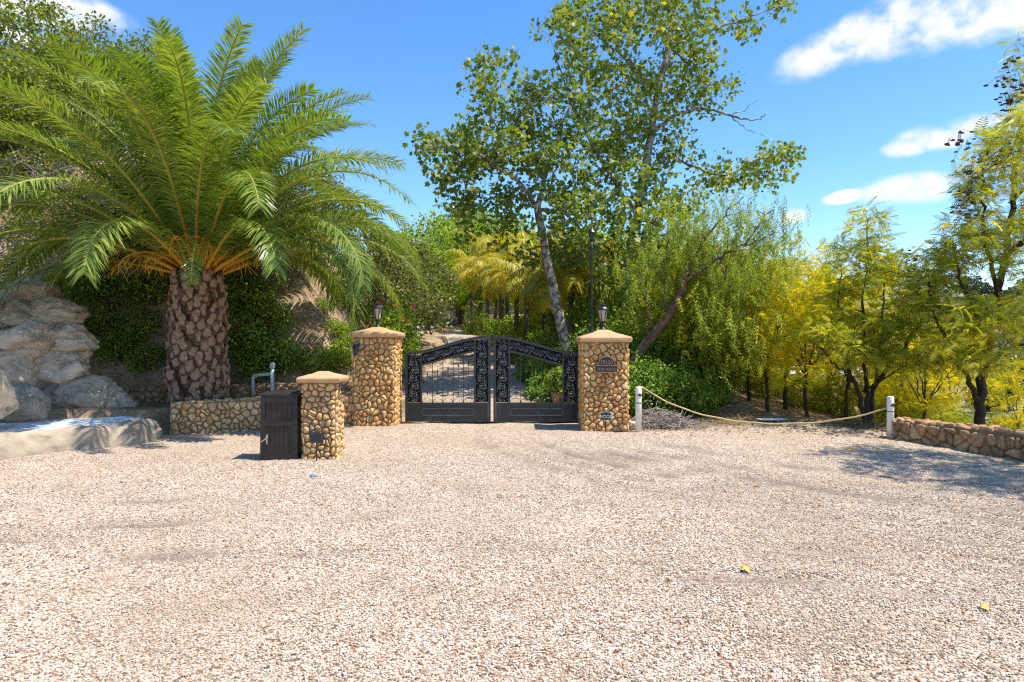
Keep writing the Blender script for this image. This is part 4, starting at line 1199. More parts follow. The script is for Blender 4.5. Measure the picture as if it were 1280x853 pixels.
def syc_right():
    rng = np.random.default_rng(32); d = 22.5
    b0 = P(772, 505, d); b0[2] = float(H(b0[0], b0[1])) - .1
    T = Tree(b0, rng)
    T.limb([b0] + PP((778, 420, d), (786, 340, d), (797, 270, d), (806, 215, d), (814, 165, d), (822, 115, d), (836, 60, d), (846, 0, d), (852, -60, d)), .24, .055, 12, .015)
    T.limb(PP((814, 165, d), (846, 142, d - .3), (880, 136, d - .5), (915, 146, d - .5), (950, 152, d - .6), (958, 140, d - .6)), .075, .012, 7)
    T.limb(PP((915, 146, d - .5), (930, 160, d - .5), (955, 170, d - .5)), .02, .008, 5)
    T.limb(PP((915, 146, d - .5), (935, 135, d - .4), (948, 122, d - .4)), .02, .008, 5)
    T.limb(PP((806, 215, d), (838, 194, d + .3), (872, 212, d + .4), (905, 222, d + .3), (945, 200, d + .2), (980, 192, d + .2)), .075, .015, 7)
    T.limb(PP((836, 60, d), (870, 45, d), (920, 28, d - .2), (960, 12, d - .3), (990, 4, d - .3)), .055, .01, 6)
    T.limb(PP((797, 270, d), (765, 225, d - .5), (740, 180, d - .8), (712, 128, d - .8), (695, 70, d - .6)), .08, .02, 7)
    T.limb(PP((822, 115, d), (788, 78, d - .3), (752, 50, d - .5), (712, 18, d - .4)), .06, .015, 6)
    T.limb(PP((786, 340, d), (750, 300, d - 1), (725, 280, d - 1.5)), .06, .02, 6); T.limb(PP((797, 270, d), (835, 262, d - 1), (862, 272, d - 1.2)), .055, .015, 6)
    T.limb(PP((836, 60, d), (872, 92, d + .3), (895, 105, d + .3)), .04, .012, 6)
    c = blobs(rng, [(705, 28, 30, 32, d - .4, 1, 34), (745, 45, 50, 50, d - .4, 1.3, 64), (800, 35, 55, 50, d, 1.4, 76), (862, 40, 48, 42, d, 1.2, 56), (835, -20, 110, 28, d, 1.4, 50), (925, 30, 30, 14, d - .2, .6, 12), (975, 8, 20, 9, d - .3, .4, 9),
                    (725, 115, 38, 42, d - .7, 1.2, 44), (775, 120, 50, 50, d - .3, 1.4, 64), (835, 115, 48, 45, d, 1.3, 58), (892, 98, 34, 30, d + .2, 1, 26), (745, 190, 50, 50, d - .7, 1.5, 64), (800, 200, 55, 50, d - .4, 1.5, 66),
                    (850, 185, 32, 22, d, 1, 18), (905, 218, 34, 22, d + .3, .8, 26), (955, 205, 34, 26, d + .2, .8, 30), (985, 192, 12, 16, d + .2, .5, 7), (740, 265, 55, 40, d - 1.2, 1.4, 58), (800, 275, 50, 45, d - 1, 1.4, 56),
                    (855, 262, 34, 28, d - 1, 1, 26), (720, 315, 45, 25, d - 1.4, 1, 24), (785, 325, 50, 25, d - 1.2, 1, 22), (880, 130, 18, 10, d - .4, .5, 5), (840, 305, 30, 20, d - 1, .8, 14)], .50, 2.0)
    T.twigs(c, .06); T.leaves(c, .48, 30, 'syc', .122, .5, .6, .25, sizevar=.5)
    return T.build('sycamore', 'taller sycamore with bare side branches rising behind the plaque pillar', 'tree', M['bark_syc'], M['l_syc'])


syc_left(); syc_right()


# ------------------------------------------------------------------ pepper tree
def pepper():
    rng = np.random.default_rng(33); d = 17.0
    b0 = P(770, 510, d); b0[2] = float(H(b0[0], b0[1])) - .1
    T = Tree(b0, rng)
    T.limb([b0] + PP((785, 462, d), (808, 428, d), (834, 400, d), (849, 372, d), (856, 352, d)), .15, .09, 9, .015)
    T.limb(PP((856, 352, d), (872, 342, d - .2), (898, 322, d - .4), (930, 308, d - .5), (962, 296, d - .4)), .06, .015, 7)
    T.limb(PP((852, 366, d), (862, 330, d + .3), (884, 296, d + .4), (908, 262, d + .5), (930, 246, d + .5)), .06, .012, 7)
    T.limb(PP((834, 400, d), (828, 350, d + .5), (836, 300, d + .7)), .05, .015, 6); T.limb(PP((898, 322, d - .4), (905, 350, d - .8), (930, 370, d - 1)), .03, .01, 5)
    T.limb(PP((808, 428, d), (812, 400, d - .6), (806, 360, d - .8)), .05, .015, 6)
    T.limb(PP((930, 308, d - .5), (955, 270, d - .3), (968, 262, d - .2)), .03, .01, 5)
    c = blobs(rng, [(905, 262, 42, 26, d + .3, 1, 26), (940, 285, 40, 28, d, 1, 26), (972, 292, 24, 28, d - .2, .8, 16), (860, 300, 46, 30, d + .9, 1.1, 42), (900, 325, 58, 34, d + .6, 1.1, 56),
                    (940, 345, 42, 30, d - .5, 1, 40), (830, 345, 46, 34, d + 1.2, .9, 50), (880, 380, 52, 34, d + 1.3, .8, 54), (825, 405, 36, 36, d + 1.5, .8, 38), (930, 400, 38, 24, d + .6, .8, 30), (805, 345, 20, 30, d + .8, .8, 16), (868, 430, 46, 24, d + 1.2, .8, 30), (905, 385, 40, 36, d - .9, .6, 22), (890, 430, 30, 20, d - .8, .5, 8), (935, 420, 30, 30, d - .9, .5, 10)], .75)
    T.twigs(c, .18, .02); T.strands(c, 8, .16, .5, .36)
    return T.build('pepper_tree', 'weeping pepper tree with leaning brown trunk right of the gate', 'tree', M['bark_red'], M['l_pep'])


pepper()


# ------------------------------------------------------------------ feathery trees on the right
def feather(rng, base, limbs, cl, name, label, leafm, per=20, size=.205, group=None, pods=None, rad=.25):
    T = Tree(base, rng)
    for pts, r0, r1 in limbs: T.limb(pts, r0, r1, 8, .02)
    T.twigs(cl, .10, .022); T.leaves(cl, rad, per, 'pinn', size * 1.12, 1.3, 1.0, .1, .42)
    t = T.build(name, label, 'tree', M['bark_dark'], leafm, group)
    if pods is not None:
        for c in pods:
            m = MB()
            for _ in range(rng.integers(5, 9)):
                q = rng.normal(0, .085, 3); s_ = rng.uniform(.03, .045)
                m.lathe([(.002, -s_ * .5), (s_, -s_ * .2), (s_, s_ * .2), (.002, s_ * .5)], q, 7)
                m.tube([q, q * .3 + [0, 0, .12]], .004, 3)
            o = m.build('seed_pods', M['pod'], t); o.location = c - base
    return t


def right_trees():
    # multi-stemmed tree in the dirt beyond the rope
    rng = np.random.default_rng(41); d = 15.4
    b0 = P(1084, 530, d); b0[2] = float(H(b0[0], b0[1])) - .08
    limbs = [([b0] + PP((1084, 500, d), (1082, 460, d), (1078, 400, d), (1082, 340, d), (1085, 275, d)), .07, .012), ([b0] + PP((1076, 495, d), (1060, 460, d - .2), (1048, 400, d - .3), (1050, 330, d - .2)), .07, .012),
             ([b0] + PP((1090, 495, d), (1100, 450, d + .2), (1104, 400, d + .2), (1106, 330, d)), .07, .012), (PP((1092, 485, d), (1125, 440, d - .4), (1150, 405, d - .5), (1172, 345, d - .5)), .055, .012),
             (PP((1080, 490, d), (1110, 470, d - .8), (1150, 445, d - 1.1)), .035, .01), (PP((1070, 480, d), (1045, 455, d - .6), (1020, 430, d - .8)), .035, .01)]
    cl = blobs(rng, [(1085, 285, 22, 28, d, .8, 22), (1075, 335, 40, 34, d, 1.1, 44), (1110, 345, 40, 34, d, 1.1, 40), (1060, 390, 38, 36, d, 1.1, 44), (1110, 405, 46, 36, d, 1.2, 50), (1160, 345, 34, 34, d - .4, .9, 30),
                     (1150, 395, 40, 32, d - .5, 1, 34), (1075, 440, 46, 26, d - .4, 1.2, 40), (1140, 450, 40, 26, d - .8, .9, 28), (1030, 420, 24, 26, d - .7, .6, 18)], .6)
    pods = blobs(rng, [(1130, 350, 60, 40, d, .8, 9)])
    feather(rng, b0, limbs, cl, 'feathery_tree', 'multi-stemmed feathery yellow-green tree in the dirt just beyond the rope', M['l_jacg'], pods=pods)
    # big tree behind the low wall
    rng = np.random.default_rng(42); d = 14.6
    b0 = P(1224, 534, d); b0[2] = float(H(b0[0], b0[1])) - .1
    limbs = [([b0] + PP((1224, 500, d), (1228, 465, d), (1236, 420, d), (1248, 370, d), (1258, 320, d), (1266, 250, d), (1276, 170, d), (1290, 90, d), (1300, 30, d)), .115, .03),
             (PP((1222, 505, d), (1214, 480, d - .2), (1190, 440, d - .4), (1168, 395, d - .5), (1158, 340, d - .6)), .07, .015), (PP((1236, 420, d), (1210, 380, d - .6), (1195, 330, d - .8), (1190, 300, d - .8)), .05, .012),
             (PP((1258, 320, d), (1300, 280, d - .4), (1350, 250, d - .8), (1400, 230, d - 1)), .07, .02), (PP((1248, 370, d), (1230, 300, d - .8), (1225, 240, d - 1), (1235, 180, d - 1)), .05, .012), (PP((1266, 250, d), (1320, 190, d - .2), (1360, 130, d - .4)), .05, .015)]
    cl = blobs(rng, [(1180, 330, 34, 30, d - .6, 1, 34), (1165, 380, 36, 30, d - .5, 1, 30), (1215, 300, 34, 34, d - .8, 1, 36), (1225, 245, 30, 34, d - .9, 1, 34), (1250, 190, 30, 36, d - .8, 1, 32), (1262, 300, 36, 40, d - .4, 1.2, 40),
                     (1210, 400, 48, 24, d - .6, 1.2, 44), (1262, 400, 40, 28, d - .7, 1.2, 36), (1300, 250, 50, 60, d - .4, 1.4, 44), (1285, 130, 30, 50, d - .3, 1, 26), (1360, 230, 60, 60, d - .8, 1.5, 40), (1240, 450, 40, 18, d - .8, 1, 24),
                     (1300, 60, 30, 40, d, 1, 12), (1340, 150, 50, 50, d - .3, 1.3, 24), (1190, 440, 36, 20, d - .8, .8, 20), (1320, 380, 60, 50, d - .8, 1.4, 34)], .55)
    pods = blobs(rng, [(1225, 200, 40, 50, d - 1.2, .8, 12), (1265, 110, 24, 60, d - .8, .8, 10), (1270, 210, 30, 50, d - 1, .8, 9), (1200, 260, 20, 30, d - 1.2, .5, 5)])
    feather(rng, b0, limbs, cl, 'feathery_tree', 'tall feathery tree with dark seed pods growing behind the low rubble wall', M['l_jacg'], pods=pods)
    # its leaning neighbour, mostly out of frame, whose crown shades the gravel
    rng = np.random.default_rng(43)
    b0 = np.array([9.9, 11.4, 0.]); b0[2] = float(H(9.9, 11.4)) - .1
    q = lambda *l: [np.array(a, float) for a in l]
    limbs = [([b0] + q((10.0, 11.0, 1), (9.9, 10.5, 2.2), (9.6, 9.9, 3.4), (9.2, 9.4, 4.6), (8.8, 9.0, 5.6)), .12, .03), (q((9.6, 9.9, 3.4), (8.8, 10.2, 4.4), (8.2, 10.4, 5.3)), .05, .015), (q((9.6, 9.9, 3.4), (9.6, 8.6, 4.2), (9.2, 7.6, 4.8)), .05, .015), (q((9.9, 10.5, 2.2), (9.0, 11.2, 3.4), (8.7, 11.4, 4.5)), .05, .015)]
    cl = ells(rng, [(8.7, 8.9, 5.2, 1.5, 1.7, .7, 95), (8.3, 10.4, 5.0, 1.0, 1.0, .6, 44), (9.2, 7.8, 4.9, 1.3, 1.2, .7, 50), (10.2, 9.6, 4.6, 1.2, 1.2, .7, 36)])
    feather(rng, b0, limbs, cl, 'feathery_tree', 'leaning feathery tree beyond the rubble wall overhanging the gravel', M['l_jacg'], per=14)


right_trees()


def generic_tree(rng, h, w, trunk_h, r0, nlimb, ncl, lean=(0, 0), flat=.8, cz=None):
    base = np.zeros(3); T = Tree(base, rng)
    top = np.array([lean[0], lean[1], trunk_h]); cz = cz or (h + trunk_h) / 2 + .1 * h
    T.limb([base - [0, 0, .3], top * .33 + rng.normal(0, .06, 3) * [1, 1, 0], top * .66 + rng.normal(0, .06, 3) * [1, 1, 0], top], r0, r0 * .7, 8, .015)
    for k in range(nlimb):
        a = k * 2.4 + rng.uniform(0, 1); rr = rng.uniform(.4, .85) * w; e = np.array([lean[0] * 1.4 + math.cos(a) * rr, lean[1] * 1.4 + math.sin(a) * rr, cz + rng.uniform(-.2, .45) * (h - cz)])
        if k == 0: e = np.array([lean[0] * 1.5, lean[1] * 1.5, h * .93])
        st = top * rng.uniform(.7, 1); T.limb([st, st * .5 + e * .5 + rng.normal(0, .12, 3) + [0, 0, .1], e], r0 * .5, r0 * .12, 6)
    c = ballpts(rng, ncl); rr = np.linalg.norm(c, axis=1, keepdims=True); c = c / (rr + 1e-6) * (.35 + .65 * rr)
    c = c * np.array([w, w, (h - trunk_h * .75) / 2]) + np.array([lean[0] * 1.4, lean[1] * 1.4, (h + trunk_h * .75) / 2])
    c += .25 * w * np.stack([np.sin(c[:, 2] * 2.1 + c[:, 1]), np.cos(c[:, 0] * 1.7), np.sin(c[:, 0] * 1.9 + 1)], 1) * .6
    return T, c


def put(o, x, y, rz=0, s=1.0, z=None, sink=.05):
    o.location = (x, y, (float(H(x, y)) if z is None else z) - sink); o.rotation_euler = (0, 0, rz); o.scale = (s, s, s); return o


def grove():
    protos = []
    for k, (h, w, th) in enumerate(((4.4, 1.7, 1.5), (3.8, 1.6, 1.3), (4.9, 1.6, 1.9))):
        rng = np.random.default_rng(60 + k); T, c = generic_tree(rng, h, w, th, .065, 7, 78, (rng.uniform(-.3, .3), 0))
        T.twigs(c, .1, .02); T.leaves(c, .30, 22, 'pinn', .25, 1.3, 1.0, .1, .34)
        protos.append(T.build('golden_tree', 'slender golden-green feathery tree in the grove below the rope', 'tree', M['bark_dark'], M['l_jac'], 'golden grove beyond the rope'))
    spots = [(872, 19.5, 0, .9), (892, 17.8, 1, .86), (914, 20.5, 2, .92), (936, 18.6, 1, .9), (958, 17.2, 0, .82), (984, 19.2, 2, .98), (1012, 17.6, 0, .92), (1036, 20.5, 1, 1.1), (1060, 18.5, 2, .9), (1122, 18.8, 1, .85), (1160, 17.5, 0, .7),
             (1190, 21, 1, .8), (945, 25, 0, 1.1), (1005, 24, 1, 1.1), (852, 23, 2, 1.1), (1270, 19, 0, .6)]
    used = set(); rng = random.Random(5)
    for x, d, k, s in spots:
        o = protos[k] if k not in used else copy_tree(protos[k]); used.add(k)
        put(o, (x - 640) / FPX * d, d, rng.uniform(0, 6.28), s)


grove()


# ------------------------------------------------------------------ shrubs
def shrub(name, label, rng, w, h, n, tpl, size, leafm, per=22, group=None, twigm=None, bare=0, rad=.2):
    T = Tree(np.zeros(3), rng)
    for k in range(7):
        a = k * .9 + rng.uniform(0, .5); r_ = rng.uniform(.2, .65) * w
        T.limb([(0, 0, -.1), (math.cos(a) * r_ * .4, math.sin(a) * r_ * .4, h * .35), (math.cos(a) * r_, math.sin(a) * r_, h * rng.uniform(.55, .85))], .025, .006, 5, .02, 4)
    c = ballpts(rng, n); rr = np.linalg.norm(c, axis=1, keepdims=True); c = c / (rr + 1e-6) * (.3 + .7 * rr) * np.array([w, w, h * .5]) + [0, 0, h * .52]
    c[:, 2] += .18 * h * np.sin(c[:, 0] * 3.1 / w) * np.cos(c[:, 1] * 2.7 / w)
    T.twigs(c, .05, .012)
    for _ in range(bare):
        a = rng.uniform(0, 6.28); e = rng.uniform(.2, 1.3); L = rng.uniform(.5, 1.1) * w; st = np.array([0, 0, h * .5]) + rng.normal(0, .25 * w, 3)
        q = [st]; dv = np.array([math.cos(a) * math.cos(e), math.sin(a) * math.cos(e), math.sin(e)])
        for k in range(5): dv = norm(dv + rng.normal(0, .35, 3)); q.append(q[-1] + dv * L / 5)
        T.wood.tube(q, np.linspace(.012, .003, 6), 4, cap=False)
        for k in (2, 3, 4): T.wood.tube([q[k], q[k] + rng.normal(0, .14 * L, 3), q[k] + rng.normal(0, .26 * L, 3)], [.006, .004, .002], 3, cap=False)
    T.leaves(c, rad, per, tpl, size, .7, .8, .1)
    return T.build(name, label, 'shrub', twigm or M['twig'], leafm, group, 'foliage', 'stems')


def scatter(proto, spots, seed):
    rng = random.Random(seed)
    for i, (x, y, s) in enumerate(spots):
        o = proto if i == 0 else copy_tree(proto); put(o, x, y, rng.uniform(0, 6.28), s)


def px_ground(x, y, d0=13.5, d1=60):
    """first terrain hit along the ray through a pixel"""
    for d in np.arange(d0, d1, .1):
        p = P(x, y, d)
        if p[2] < float(H(p[0], p[1])): return p
    return P(x, y, d1)


rs = np.random.default_rng
A = shrub('leafy_shrub', 'glossy dark green shrub on the earth bank behind the palm', rs(70), .80, 1.2, 92, 'broad', .095, M['l_green'], 20, 'green shrubs on the bank', M['bark'], 10, .25)
sp = [px_ground(x, y) for x, y in ((335, 475), (305, 455), (352, 468), (400, 468), (330, 420), (300, 400), (320, 385), (445, 400), (185, 470), (150, 455), (120, 425), (175, 420), (140, 390), (195, 380), (405, 390), (440, 430), (95, 380), (470, 380))]
scatter(A, [(p[0], p[1], s) for p, s in zip(sp, (.85, .8, .6, .6, .8, .9, .6, .6, .5, .6, .6, .5, .8, .8, .35, .5, .8, .9))], 1)
B = shrub('scrub_bush', 'olive-brown twiggy scrub bush on the upper bank', rs(71), 1.25, 1.7, 190, 'small', .075, M['l_olive'], 26, 'olive scrub on the upper bank', M['twig'], 34)
sp = [px_ground(x, y) for x, y in ((470, 375), (500, 392), (440, 340), (410, 320), (520, 375), (375, 320), (330, 330), (280, 320), (225, 325), (180, 320), (110, 330), (535, 352), (490, 335), (455, 300), (400, 285), (60, 300))]
scatter(B, [(p[0], p[1], s) for p, s in zip(sp, (.8, .7, 1, 1.1, .8, 1.1, 1.2, 1.2, 1.2, 1.2, 1.1, 1.0, 1.2, 1.4, 1.4, 1.3))], 2)
Cc = shrub('lime_shrub', 'bright lime-green leafy shrub low on the bank by the pillar', rs(72), .6, .8, 90, 'broad', .08, M['l_bright'], 22, 'lime shrubs near the pillar', M['bark'])
sp = [px_ground(x, y) for x, y in ((425, 462), (435, 440), (420, 420))]
scatter(Cc, [(p[0], p[1], s) for p, s in zip(sp, (.7, .7, .5))], 3)

# hibiscus beside the left pillar
hb = shrub('hibiscus', 'bright green hibiscus with red flowers behind the bull-head pillar', rs(73), .75, 2.35, 190, 'broad', .095, M['l_bright'], 22, None, M['bark'])
put(hb, -3.35, 19.6, .4, .95)
rng = rs(5)
for q in ((.42, -.45, 2.18), (-.1, -.5, 2.26), (.1, -.6, 1.8), (-.4, .1, 2.32)):
    m = MB()
    for k in range(5):
        a = k * 1.2566; place(m, 'broad', np.zeros((1, 3)), np.array([[math.cos(a), -.5, math.sin(a)]]), np.array([[0, -1., .2]]), np.array([.085]), np.array([rng.random()]))
    o = m.build('flower', M['petal'], hb); o.location = q

# green understory to the right of the plaque pillar and along the drive
D = shrub('understory_shrub', 'dense mid-green shrub under the pepper tree', rs(74), .95, 1.5, 190, 'broad', .085, M['l_green'], 24, 'understory right of the gate', M['bark'])
scatter(D, [(3.05, 16.3, .95), (3.9, 16.6, .8), (4.6, 16.9, .6), (3.3, 18.4, 1.2), (4.5, 18.8, 1.1), (2.7, 20.5, 1.3), (4.2, 21.5, 1.3), (5.6, 20.5, 1.1), (2.5, 15.9, .55), (2.3, 24, 1.3), (5.2, 17.6, .5), (6.3, 23.5, 1.4), (4.6, 26, 1.6)], 4)
E = shrub('drive_shrub', 'yellow-green leafy shrub lining the right of the driveway', rs(75), .8, 1.2, 130, 'broad', .09, M['l_bright'], 22, 'shrubs lining the driveway', M['bark'])
scatter(E, [(1.55, 18.6, .75), (1.3, 21.2, .95), (1.2, 24.0, 1.1), (.5, 28.5, 1.2), (-.2, 33.5, 1.4), (1.9, 17.0, .6), (1.9, 27, 1.5), (-1.6, 38.5, 1.4), (1.4, 32, 1.8)], 5)
E2 = shrub('understory_bush', 'tall yellow-green leafy bush under the weeping branches', rs(85), 1.2, 2.4, 210, 'broad', .10, M['l_bright'], 22, 'bright bushes under the pepper tree', M['bark'])
scatter(E2, [(3.6, 19.6, 1.0), (4.9, 19.8, .95), (6.0, 19.4, .8), (3.2, 22.5, 1.25), (5.2, 22.5, 1.2), (7.0, 22, 1.0), (2.6, 18.2, .8)], 8)
F = shrub('ground_fern', 'low dark strap-leaved plant edging the driveway', rs(76), .5, .6, 60, 'small', .2, M['l_green'], 16, 'plants edging the driveway', M['bark'])
scatter(F, [(1.25, 17.7, .9), (1.05, 19.6, 1), (.85, 22.2, 1), (.75, 18.9, .6), (1.75, 16.5, .7), (.9, 25.4, 1.1)], 6)

U = shrub('golden_sapling', 'low golden-green feathery sapling filling the slope beyond the rope', rs(78), .95, 1.5, 60, 'pinn', .26, M['l_jacg'], 18, 'golden saplings on the slope', M['bark_dark'], rad=.26)
rr_ = random.Random(12)
scatter(U, [((x - 640) / FPX * d, d, rr_.uniform(.5, .85)) for x, d in ((880, 22), (905, 21), (930, 23), (955, 21), (980, 22.5), (1005, 20.5), (1030, 22), (1055, 20), (1100, 20.5), (1130, 18.5), (1150, 20.5), (1175, 18.8), (1200, 19.5), (1245, 20), (870, 26), (920, 28), (970, 27), (1020, 27), (1070, 26), (1115, 25))], 7)

# pot by the drive
t = thing('planter_pot', 'brown terracotta pot with a leafy plant behind the gate', 'pot', (1.18, 17.2, .12))
MB().lathe([(.13, 0), (.17, .2), (.2, .4), (.215, .41), (.215, .46), (.19, .46), (.18, .40), (0.0, .39)], sides=18).build('pot', M['terracotta'], t, True)
T = Tree(np.zeros(3), rs(77)); c = ballpts(T.rng, 26) * [.28, .28, .25] + [0, 0, .75]; T.limb([(0, 0, .35), (0, 0, .6), (.03, 0, .8)], .015, .006, 5); T.twigs(c); T.leaves(c, .12, 16, 'broad', .11)
T.leaf.build('plant', M['l_bright'], t); T.wood.build('stem', M['bark'], t)
for k, (x, y, s) in enumerate(((.85, 16.8, .11), (1.0, 17.6, .14), (.95, 18.3, .12), (1.3, 16.5, .16), (.78, 19.0, .12))):
    o = boulder('pale border stone edging the driveway behind the gate', (x, y, float(H(x, y)) + .06), (s * 1.2, s, s * .8), 40 + k, M['rock'], 3, .2); o['group'] = 'driveway border stones'; o.name = 'border_stone'

# dead brush by the white post
m = MB(); rng = rs(79)
for _ in range(420):
    c = np.array([3.15, 14.35, .05]) + rng.normal(0, 1, 3) * [.42, .22, 0]; z = abs(rng.normal(0, .16)) * math.exp(-((c[0] - 3.1) / .6) ** 2) + .05
    a = rng.uniform(0, 6.28); L = rng.uniform(.12, .45); dv = np.array([math.cos(a), math.sin(a) * .6, rng.normal(0, .25)]) * L / 2; c[2] = z + abs(dv[2])
    m.tube([c - dv, c + rng.normal(0, .03, 3), c + dv], rng.uniform(.003, .011), 4, cap=False)
tag(m.build('brush_pile', M['twig']), 'heap of dead brown brushwood beside the white post', 'brushwood', kind='stuff')
o = boulder('pale fieldstone resting against the foot of the plaque pillar', (2.47, 14.05, .12), (.12, .12, .1), 77, M['rock'], 3, .2); o.name = 'fieldstone'; del o['group']
# leaf litter along the dirt edge and on the bank
m = MB(); n = 5200
x = rng.uniform(2.6, 9.0, n); y = rng.normal(14.9, .75, n) - np.clip(x - 5.2, 0, 9) * .75; k = (y > 12.6) | (x < 7); x, y = x[k], y[k]
x2 = rng.uniform(-9, -3.5, 3600); y2 = rng.uniform(15.5, 19, 3600); x = np.r_[x, x2]; y = np.r_[y, y2]; n = len(x)
inside = in_court(x, y); zz = np.where(inside, court_z(x, y), H(x, y)) + .03
keep = (~inside) | (rng.random(n) < .35); x, y, zz = x[keep], y[keep], zz[keep]; n = len(x)
nm = rng.normal(0, .35, (n, 3)); nm[:, 2] += 1; dd = rng.normal(0, 1, (n, 3)); dd[:, 2] *= .2
place(m, 'small', np.stack([x, y, zz], 1), dd, nm, rng.uniform(.04, .1, n), rng.random(n))
tag(m.build('leaf_litter', M['l_dry']), 'dry brown leaf litter on the bare earth', 'leaf litter', kind='stuff')

gm = MB(); n = 9000
gx = rng.uniform(-11, -2.6, n); gy = rng.uniform(15.2, 25, n); gz = H(gx, gy); k = (gz > .75) & ((np.sin(gx * 1.3 + gy) + np.cos(gy * 1.7 - gx * .6)) > -.5); gx, gy, gz = gx[k], gy[k], gz[k]; n = len(gx)
dd = rng.normal(0, .5, (n, 3)); dd[:, 2] = .8; ln_ = rng.uniform(.1, .38, n); wv = rng.normal(0, 1, (n, 3)); wv[:, 2] = 0; wv = norm(wv) * .007
p0 = np.stack([gx, gy, gz - .03], 1); p1 = p0 + norm(dd) * ln_[:, None] * .6; p2 = p1 + norm(dd + np.array([0, -.4, -.7])) * ln_[:, None] * .5
V = np.stack([p0 - wv, p0 + wv, p1 + wv * .8, p1 - wv * .8, p2], 1).reshape(-1, 3); b0 = np.arange(n)[:, None] * 5
gm.add(V, b0 + np.array([[0, 1, 2, 3]]), b0 + np.array([[3, 2, 4]]), np.repeat(rng.random(n), 5))
tag(gm.build('dry_grass', M['l_dry']), 'dry straw-coloured grass on the earth bank', 'grass', kind='stuff')

# ------------------------------------------------------------------ trees on the hill and along the drive
def hill_tree(name, label, rng, h, w, th, ncl, tpl, size, leafm, per, rad, group=None):
    T, c = generic_tree(rng, h, w, th, .13, 7, ncl); T.twigs(c, .08, .03); T.leaves(c, rad, per, tpl, size, .7, .8, .15)
    return T.build(name, label, 'tree', M['bark'], leafm, group)


G = hill_tree('hill_tree', 'broad olive-green tree on the hill above the palm', rs(80), 5.6, 2.9, 1.4, 330, 'broad', .17, M['l_hill'], 24, .42, 'trees on the hill behind the palm')
for i, (x, d, s, z) in enumerate(((20, 21, 1.0, None), (105, 23, 1.0, None), (-55, 20, 1.0, None), (170, 25, .95, None), (60, 26, 1.15, None))):
    o = G if i == 0 else copy_tree(G); put(o, (x - 640) / FPX * d, d, i * 1.3, s * .70)
G2 = hill_tree('hill_tree', 'rounded brownish-green tree on the bank where the drive bends', rs(81), 5.2, 2.5, 1.2, 300, 'broad', .16, M['l_olive'], 24, .4, 'trees where the drive bends')
for i, (x, d, s) in enumerate(((440, 23, .66), (478, 26, .72), (512, 30, .85), (395, 24, .6))):
    o = G2 if i == 0 else copy_tree(G2); put(o, (x - 640) / FPX * d, d, i * 1.9, s)
G3 = hill_tree('drive_tree', 'fresh green tree standing at the bend of the drive', rs(82), 6.0, 2.4, 1.8, 300, 'broad', .17, M['l_bright'], 22, .42, 'green trees at the drive bend')
for i, (x, d, s) in enumerate(((540, 48, 1.25), (575, 56, 1.3), (520, 42, .95), (620, 52, 1.25), (668, 46, 1.1), (705, 40, 1.05), (645, 60, 1.5), (740, 34, .95), (600, 66, 1.5), (560, 72, 1.3), (630, 74, 1.3), (585, 80, 1.5), (660, 70, 1.2), (690, 58, 1.1), (615, 86, 1.5), (545, 62, 1.1))):
    o = G3 if i == 0 else copy_tree(G3); put(o, (x - 640) / FPX * d, d, i * 1.1, s)
G4 = hill_tree('backdrop_tree', 'dark green tree closing the view behind the pepper tree', rs(83), 5.4, 2.5, 1.2, 300, 'broad', .17, M['l_green'], 22, .42, 'dark trees behind the pepper tree')
for i, (x, d, s) in enumerate(((775, 29, .95), (820, 27, .85), (870, 31, .95), (915, 34, .95), (750, 38, 1.2), (965, 38, .9), (700, 32, .8))):
    o = G4 if i == 0 else copy_tree(G4); put(o, (x - 640) / FPX * d, d, i * 1.1, s)


def king_palm(rng, h, nf, L):
    t = thing('golden_palm', 'slim palm with drooping golden fronds lining the driveway', 'palm tree', (0, 0, 0), 0, 'golden palms along the driveway')
    MB().tube([(0, 0, -.3), (.03, 0, h * .5), (0, .03, h)], [.13, .105, .09], 10).build('trunk', M['palm_trunk'], t, True)
    for i in range(nf):
        f = i / (nf - 1); az = i * 2.4; r_, b_ = MB(), MB()
        frond(r_, b_, np.array([0, 0, h]), az, R(72 - 48 * f), L * rng.uniform(.9, 1.1), 1.7 + .5 * f, rng, 42, .52, .05, -.35, .5, .03, .1)
        fo = b_.build('frond', M['l_king'], t); r_.build('midrib', M['rachis'], fo, True)
    return t


KP = [king_palm(rs(90 + k), h, 13, L) for k, (h, L) in enumerate(((3.4, 2.1), (3.9, 2.3), (3.0, 1.9)))]
used = set(); rr_ = random.Random(3)
for x, d, k, s in ((590, 43, 1, 1.1), (610, 39, 0, 1.1), (634, 34, 1, 1.0), (646, 30, 0, 1.0), (658, 28, 2, 1.05), (666, 35, 1, 1.15), (690, 25, 0, .95), (713, 22.5, 2, 1.0), (724, 24, 1, 1.0), (601, 52, 1, 1.5), (626, 46, 0, 1.6), (680, 30, 1, 1.0), (742, 27, 0, 1.1)):
    o = KP[k] if k not in used else copy_tree(KP[k]); used.add(k); put(o, (x - 640) / FPX * d, d, rr_.uniform(0, 6.28), s)

